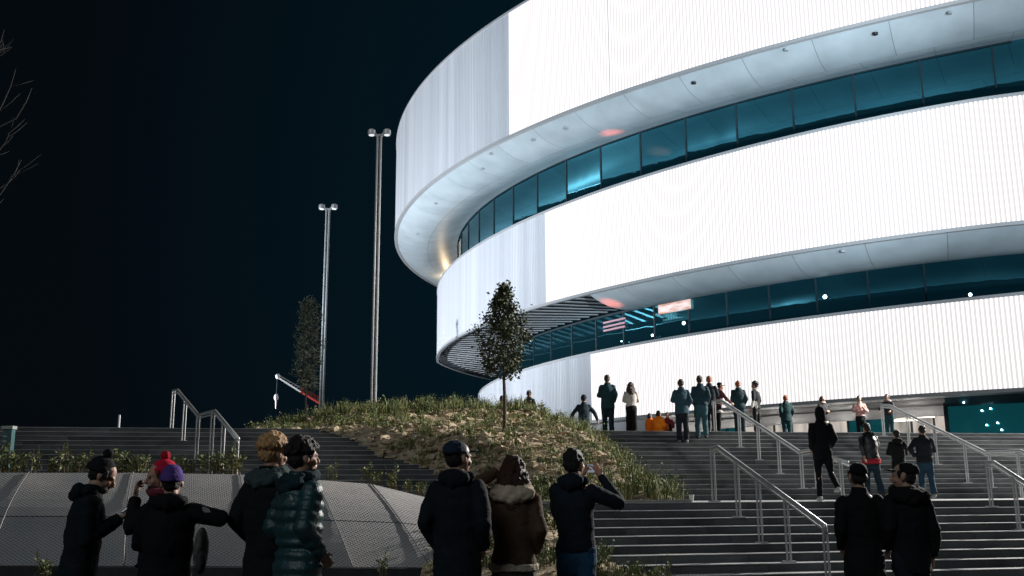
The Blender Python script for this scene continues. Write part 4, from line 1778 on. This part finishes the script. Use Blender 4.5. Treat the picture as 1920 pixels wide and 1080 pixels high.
f6 = person('tall man in long dark navy coat and navy peaked cap with hands in pockets', 858, 822, 7.9, 0, yaw=R(-14), arms=('pocket', 'pocket'), head=(R(-32), .05), near=True, seed=6, top=(.006, .011, .018), top_len=.74, bulk=1.01,
            hat=('cap', (.014, .032, .055)), hair=('short', 'black'), hood='down', bottom=BK, group=GR)
f7 = person('woman with long dark hair in brown fleece lined jacket with cream collar', 962, 852, 8.3, 0, yaw=R(-6), arms=('head', 'pocket'), head=(R(8), .0), near=True, seed=7, top=(.085, .050, .031), top_len=.86, bulk=1.02,
            hair=('long', 'auburn'), collar=((.52, .43, .32), 1.15), hem=((.55, .47, .37), .03), bottom=(.10, .115, .105), group=GR)
f8 = person('man in navy hoodie and blue jeans raising both hands to photograph', 1076, 838, 8.9, 0, yaw=R(-24), arms=(((.21, .12, 1.19), (.06, .27, 1.52)), ((.36, .13, 1.30), (.15, .27, 1.54))), head=(R(-10), -.05), near=True, seed=8, top=(.007, .014, .023), top_len=.90, bulk=.95,
            hair=('short', 'black'), hood='down', bottom=JEAN, group=GR)
f9 = person('man in dark coat and flat cap nearing the lower steps, left of a pair', 1606, 860, 9.3, 0, yaw=R(-3), arms=('pocket', 'pocket'), near=True, seed=9, top=BK, top_len=.72, bulk=.98, hat=('cap', BK), hair=('short', 'black'), bottom=BK, legs=walk)
f10 = person('man in dark coat and peaked cap turned left, walking right of a pair', 1693, 861, 9.1, 0, yaw=R(4), arms=('pocket', 'down'), head=(R(52), 0), near=True, seed=10, top=(.005, .006, .008), top_len=.76, bulk=1.0, hat=('cap', BK), hair=('short', 'black'),
             collar=(BK, 1.1), bottom=(.008, .012, .018), legs=((-.18, .2), (.22, .1)))
ZL = RI * 10
m1 = person('woman in black coat and white trainers stepping up from the landing', 1536, 762, 17.2, ZL, yaw=R(2), arms=('pocket', 'pocket'), legs=((.02, .03), (-.30, .55)), seed=11, top=BK, top_len=.78, bulk=1.0, hood='up', hair=('bob', 'black'), bottom=BK, shoe=(.6, .6, .6), flare=.85)
m2 = person('man in black jacket over a red top, leaning sideways on the landing', 1628, 790, 22.0, ZL, yaw=R(8), arms=('back', 'fwd'), lean=.16, legs=((.2, .1), (-.15, .2)), seed=12, top=BK, top_len=.90, hair=('short', 'black'), hem=((.36, .018, .03), .09), bottom=(.012, .03, .045), hood='down', bulk=1.08, roughj=.5)
m3 = person('shorter person in dark jacket on the landing between two men', 1680, 808, 22.7, ZL, yaw=R(0), arms=('fold', 'fold'), seed=13, top=BK, hair=('bun', 'black'), hood='down', bulk=1.02, bottom=BK)
m4 = person('man in dark jacket and blue jeans at the right end of the landing group', 1728, 796, 22.4, ZL, yaw=R(-6), arms=('hip', 'chest'), seed=14, top=(.010, .014, .018), top_len=.86, bottom=(.015, .045, .075), hair=('short', 'black'), bulk=1.08, legs=((.1, .08), (-.14, .2)), shoe=(.3, .3, .3))
ZT = ZTOP
GT = 'people standing at the top of the steps'
TEAL = (.014, .05, .062)
person('dark figure with arms held out from the body, walking behind the mound', 1094, 738, 33.5, ZT - .35, yaw=R(5), arms=('wide', 'wide'), seed=21, top=(.014, .03, .042), hair=('short', 'black'), hat=('beanie', (.02, .03, .04)), bottom=BK, group=GT, legs=walk)
person('tall man in dark teal coat standing alone at the top of the steps', 1138, 702, 31.2, ZT, yaw=R(-3), arms=('chest', 'pocket'), seed=22, top=TEAL, top_len=.78, hair=('short', 'brown'), bottom=(.01, .025, .035), bulk=1.1, group=GT)
person('woman with long hair, white jacket and wide black trousers', 1182, 716, 31.2, ZT, yaw=R(0), arms=('fold', 'fold'), seed=23, top=(.58, .54, .50), top_len=.95, hair=('long', 'brown'), bottom=BK, flare=1.35, group=GT)
OG = 'people sitting at the top of the steps'
SITL = ((2.3, 1.9), (2.2, 1.85))
person('person in bright orange jacket sitting at the top of the steps', 1234, 768, 30.6, ZT, yaw=R(-50), arms=('fold', 'fold'), legs=SITL, sit=True, seed=24, top=(1.0, .22, .01), top_len=.70, hair=('bob', 'dark'), bottom=(.75, .14, .01), bulk=1.42, group=OG, head=(0, .1))
person('smaller seated person in orange jacket with dark hair, left of another', 1218, 773, 30.9, ZT, yaw=R(-55), arms=('fold', 'fold'), legs=SITL, sit=True, seed=25, top=(1.0, .17, .01), top_len=.70, hair=('bob', 'black'), bottom=BK, bulk=1.3, group=OG)
person('seated person in striped dark red jumper beside the orange jackets', 1251, 771, 31.0, ZT, yaw=R(170), arms=('fold', 'fold'), legs=SITL, sit=True, seed=26, top=(.16, .02, .02), stripe=(.4, .36, .33), top_len=.75, hair=('short', 'dark'), bottom=BK, group=OG)
y_ = 28.0
person('man in blue grey jacket and dark trousers standing a few steps down', 1276, 710, y_, stair_z(5 - .2, y_), yaw=R(6), arms=('chest', 'pocket'), seed=27, top=(.025, .065, .095), top_len=.80, hair=('short', 'brown'), bottom=(.010, .014, .020), bulk=1.1, group=GT, shoe=(.25, .25, .25))
person('man in dark jacket and grey blue jeans next to the top of a handrail', 1311, 703, 28.4, stair_z(5.3, 28.4), yaw=R(-4), arms=('pocket', 'pocket'), seed=28, top=(.016, .045, .06), top_len=.92, hair=('short', 'dark'), bottom=(.03, .085, .105), bulk=1.1, group=GT, legs=((.12, .05), (-.12, .12)))
person('red haired person in dark coat half hidden behind a taller man', 1329, 704, 30.6, ZT, yaw=R(-20), arms=('down', 'fold'), seed=29, top=(.014, .02, .03), hair=('short', 'red'), bottom=BK, group=GT)
person('person in dark cap and red and white top leaning at the handrail', 1343, 715, 30.9, ZT, yaw=R(-75), arms=('rail', 'rail'), lean=.2, seed=30, top=(.10, .03, .035), hat=('cap', BK), hair=('short', 'dark'), bottom=BK, group=GT, hem=((.5, .45, .43), .06))
person('man in dark green coat standing between the handrail and the arena', 1383, 713, 31.2, ZT, yaw=R(3), arms=('pocket', 'pocket'), seed=31, top=(.012, .036, .042), top_len=.84, hair=('short', 'red'), bottom=(.012, .03, .04), bulk=1.12, group=GT, shoe=(.5, .5, .5))
person('slim person in white shirt under an open dark jacket', 1415, 713, 31.4, ZT, yaw=R(50), arms=('down', 'down'), seed=32, top=(.014, .018, .022), top_len=.86, hair=('curly', 'black'), bottom=(.012, .014, .018), bulk=.9, group=GT, skin=M_skin2, collar=((.6, .58, .56), .8), side_panel=(.6, .58, .56))
person('person in dark green coat near the grey entrance front', 1472, 740, 36.5, ZT, yaw=R(6), arms=('pocket', 'pocket'), seed=33, top=(.012, .04, .045), top_len=.80, hair=('short', 'red'), bottom=(.012, .05, .06), bulk=1.12, group=GT)
person('person in dark coat with pale trim, behind the woman in black', 1541, 742, 36.0, ZT, yaw=R(-150), arms=('fold', 'fold'), seed=34, top=(.03, .03, .034), hair=('bob', 'brown'), bottom=BK, group=GT, hem=((.45, .42, .4), .05), collar=((.4, .33, .30), 1.0))
person('woman in pink jacket and black trousers facing the steps', 1610, 741, 35.6, ZT, yaw=R(175), arms=('chest', 'chest'), seed=35, top=(.55, .34, .32), top_len=.98, hair=('short', 'auburn'), bottom=BK, group=GT)
person('woman in dark top and blue jeans leaning on the far handrail', 1664, 738, 34.0, ZT, yaw=R(140), arms=('rail', 'rail'), seed=36, top=(.03, .028, .032), top_len=.95, hair=('bob', 'dark'), bottom=(.02, .07, .085), group=GT, lean=.12, collar=((.4, .3, .28), .9))
person('dark figure standing beyond the crest of the mound among the weeds', 992, 731, 33.6, ZT, yaw=R(-40), arms=('fold', 'fold'), seed=37, top=(.010, .012, .016), hair=('short', 'black'), group='people behind the mound')
person('small dark figure behind the trunk of the cone shaped tree', 941, 741, 34.2, ZT, yaw=R(20), arms=('fold', 'fold'), seed=38, top=(.012, .016, .02), hair=('short', 'dark'), group='people behind the mound')

# things the people hold or carry
M_phone = mat('phone_black', (.01, .01, .012), .25)
M_screen = mat('phone_screen', (.02, .02, .02), .2, emit=(.75, .85, 1.0), emit_s=.25)


def phone(pr, label, up_=False):
    wl, wr = pr[3][0][2], pr[3][1][2]
    c = (wl + wr) / 2 + ((wl - pr[3][0][1]).normalized() + (wr - pr[3][1][1]).normalized()) * .05
    cw = w_of(pr, c) + Vector((0, 0, .0 if up_ else .045))
    yaw = pr[1].to_euler().z
    face = w_of(pr, pr[2] @ Vector((0, .1, .12)))
    n_ = (face - cw).normalized()
    x = Vector((0, 0, 1)).cross(n_).normalized()
    up2 = n_.cross(x)
    M = Matrix((x, up2, n_)).transposed().to_4x4()
    root = empty('phone', cw, label, 'phone')
    mb = MB()
    sz = (.075, .155, .010) if not up_ else (.155, .078, .010)
    mb.box(None, sz, M=Matrix.Translation(cw) @ M)
    mb.build('body', M_phone, root)
    mb = MB()
    mb.box(None, (sz[0] * .92, sz[1] * .94, .002), M=Matrix.Translation(cw + n_ * .0065) @ M)
    mb.build('screen', M_screen, root)
    return root


phone(f1, 'dark phone held in front of the man in the bobble beanie')
phone(f8, 'phone raised in both hands by the man in blue jeans', True)

# backpack hanging at the side of the person in the purple beanie
bp_ = w_of(f3, (.27, -.05, 1.12))
bag = empty('backpack', (bp_.x, bp_.y, bp_.z - .2), 'patterned backpack hanging behind the raised elbow of the person in the purple beanie', 'backpack')


def bag_part(name, f, m, vox=.012, amp=.006):
    mb = MB()
    f(mb)
    me = remesh(mb, vox, 3)
    displace(me, amp, 12)
    o = mesh_obj(name, me, m, bag)
    return o


bag_part('main_pouch', lambda mb: mb.ell((0, 0, .2), (.05, .10, .17)), mat('bag_pattern', (.02, .02, .022), .8, noise_scale=18, col2=(.16, .16, .15)))
bag_part('front_pocket', lambda mb: mb.ell((.025, -.06, .12), (.035, .06, .09)), cloth((.05, .05, .055)))
bag_part('strap', lambda mb: mb.tube([(-.02, 0, .40), (-.05, .03, .50), (-.10, .12, .48)], [.018, .02, .018], 8, dome=True), cloth((.03, .03, .034)), amp=0)
# pale half dome emblem on the shoulder of the dark jacket
M_emb = mat('emblem_white', (.55, .57, .58), .8)


def emblem(pr, p, nrm, sz, name='emblem'):
    """quarter-dome of three curved strokes"""
    mb = MB()
    c = Vector(p)
    n_ = Vector(nrm).normalized()
    x = Vector((0, 0, 1)).cross(n_).normalized()
    z = n_.cross(x)
    for k in range(3):
        r0, r1 = sz * (.36 + .27 * k), sz * (.52 + .27 * k)
        for i in range(6):
            a0, a1 = math.pi / 2 * i / 6, math.pi / 2 * (i + 1) / 6
            q = [c + x * math.cos(a) * r * 1.3 + z * math.sin(a) * r * .9 + n_ * .004 for a, r in ((a0, r0), (a0, r1), (a1, r1), (a1, r0))]
            mb.quad(*[pr[1] @ v for v in q])
    o = mb.build(name, M_emb, None)
    o.parent = pr[0]
    return o


def surf(pr, p, d):
    """push a figure point out to the jacket surface"""
    j = [c for c in pr[0].children if c.name.startswith('jacket')][0]
    dw = (pr[1].to_3x3() @ Vector(d)).normalized()
    o = pr[1] @ Vector(p)
    ok, loc, n_, i = j.ray_cast(o + dw * .6, -dw)
    return pr[1].inverted() @ loc if ok else Vector(p)


emblem(f3, surf(f3, (.26, -.0, 1.42), (.1, -1, 0)), (.1, -1, 0), .045)
emblem(f5, surf(f5, (.10, 0, 1.36), (0, -1, 0)), (0, -1, 0), .04)

# ------------------------------------------------------------------ light
w = bpy.data.worlds.new('World')
sc.world = w
w.use_nodes = True
nt = w.node_tree
bg = nt.nodes['Background']
sky = nt.nodes.new('ShaderNodeTexSky')
sky.sky_type = 'NISHITA'
sky.sun_disc = False
SUN_EL, SUN_AZ = R(38), R(200)
sky.sun_elevation = R(-4)
sky.sun_rotation = R(40)
# night sky: the faint Nishita afterglow over a navy base that is paler towards the lit arena
tc = nt.nodes.new('ShaderNodeTexCoord')
vd = nt.nodes.new('ShaderNodeVectorMath')
vd.operation = 'DOT_PRODUCT'
vd.inputs[1].default_value = Vector((.42, .88, .22)).normalized()
nt.links.new(tc.outputs['Generated'], vd.inputs[0])
cr = nt.nodes.new('ShaderNodeValToRGB')
cr.color_ramp.elements[0].position = .66
cr.color_ramp.elements[0].color = (.0014, .0029, .0046, 1)
cr.color_ramp.elements[1].position = .93
cr.color_ramp.elements[1].color = (.0010, .0080, .0135, 1)
nt.links.new(vd.outputs['Value'], cr.inputs['Fac'])
sm = nt.nodes.new('ShaderNodeMix')
sm.data_type = 'RGBA'
sm.blend_type = 'ADD'
sm.inputs[0].default_value = .004
nt.links.new(cr.outputs['Color'], sm.inputs[6])
nt.links.new(sky.outputs['Color'], sm.inputs[7])
nt.links.new(sm.outputs[2], bg.inputs['Color'])
bg.inputs['Strength'].default_value = 1.0


def lamp(name, kind, loc, target, energy, col, size=.5, spot=None, blend=.4, angle=None):
    ld = bpy.data.lights.new(name, kind)
    ld.energy = energy
    ld.color = col
    if kind == 'SPOT':
        ld.spot_size = spot
        ld.spot_blend = blend
        ld.shadow_soft_size = size
    if kind == 'SUN':
        ld.angle = angle
    o = bpy.data.objects.new(name, ld)
    COL.objects.link(o)
    o.location = loc
    o.rotation_euler = (Vector(target) - Vector(loc)).to_track_quat('-Z', 'Y').to_euler()
    return o


# soft glow of the street lighting behind the camera
lamp('sun', 'SUN', (-15, -13, 22), (0, 14, 0), .46, (.86, .95, 1.0), angle=R(25))
# added spots without fixtures, out of view, lighting the bands and soffits
lamp('unseen_flood', 'SPOT', (-40, 74, ZTOP + .5), (-6, 92, 24), 92000, (.86, .93, 1.0), .4, R(95), .6)
lamp('unseen_flood', 'SPOT', (-26, 42, ZTOP + .5), (-1, 67, 21), 22000, (.80, .92, 1.0), .4, R(62), .8)
lamp('unseen_flood', 'SPOT', (16, 4, 3), (10, 54, 22), 95000, (.74, .89, 1.0), .4, R(36), .8)
lamp('unseen_flood', 'SPOT', (42, 2, 3), (26, 46, 22), 95000, (.74, .89, 1.0), .4, R(36), .8)
# red light thrown up onto the undersides
for ring, px, py in ((A, 1147, 249), (B, 1146, 570)):
    h_ = soffit_hit(ring, px, py)
    lamp('red_spotlight', 'SPOT', h_ + Vector((-.3, -.8, -2.6)), h_, 480, (1.0, .16, .09), .08, R(40), 1.0)
# warm lamp at the end of the upper glass storey
e = rp(A, -.90, 4.3, A['zb'] - 2.0)
ld = bpy.data.lights.new('warm_lamp', 'POINT')
ld.energy = 300
ld.color = (1.0, .72, .42)
ld.shadow_soft_size = .3
lo = bpy.data.objects.new('warm_lamp', ld)
lo.location = e
COL.objects.link(lo)
for k in (.03, .10, .17, .24, .31):
    ld = bpy.data.lights.new('lobby_lamp', 'POINT')
    ld.energy = 55
    ld.color = (1.0, .93, .84)
    ld.shadow_soft_size = .25
    lo = bpy.data.objects.new('lobby_lamp', ld)
    lo.location = rp(C, uG - k, 1.3, C['zb'] - 1.5)
    COL.objects.link(lo)
# plaza floodlight added out of view to the right, without a mast: lights the mound, the treads and the edges of the figures
lamp('unseen_flood', 'SPOT', (27, 33, 14), (0, 25, 3), 74000, (1.0, .955, .89), .5, R(79), .6)

sc.render.engine = 'CYCLES'
sc.cycles.use_denoising = True
sc.cycles.max_bounces = 6
sc.cycles.caustics_reflective = False
sc.cycles.caustics_refractive = False
sc.cycles.diffuse_bounces = 3
sc.cycles.glossy_bounces = 3
sc.cycles.sample_clamp_indirect = 4.0
sc.view_settings.view_transform = 'Standard'
sc.view_settings.look = 'None'
sc.view_settings.exposure = 0
sc.view_settings.gamma = 1
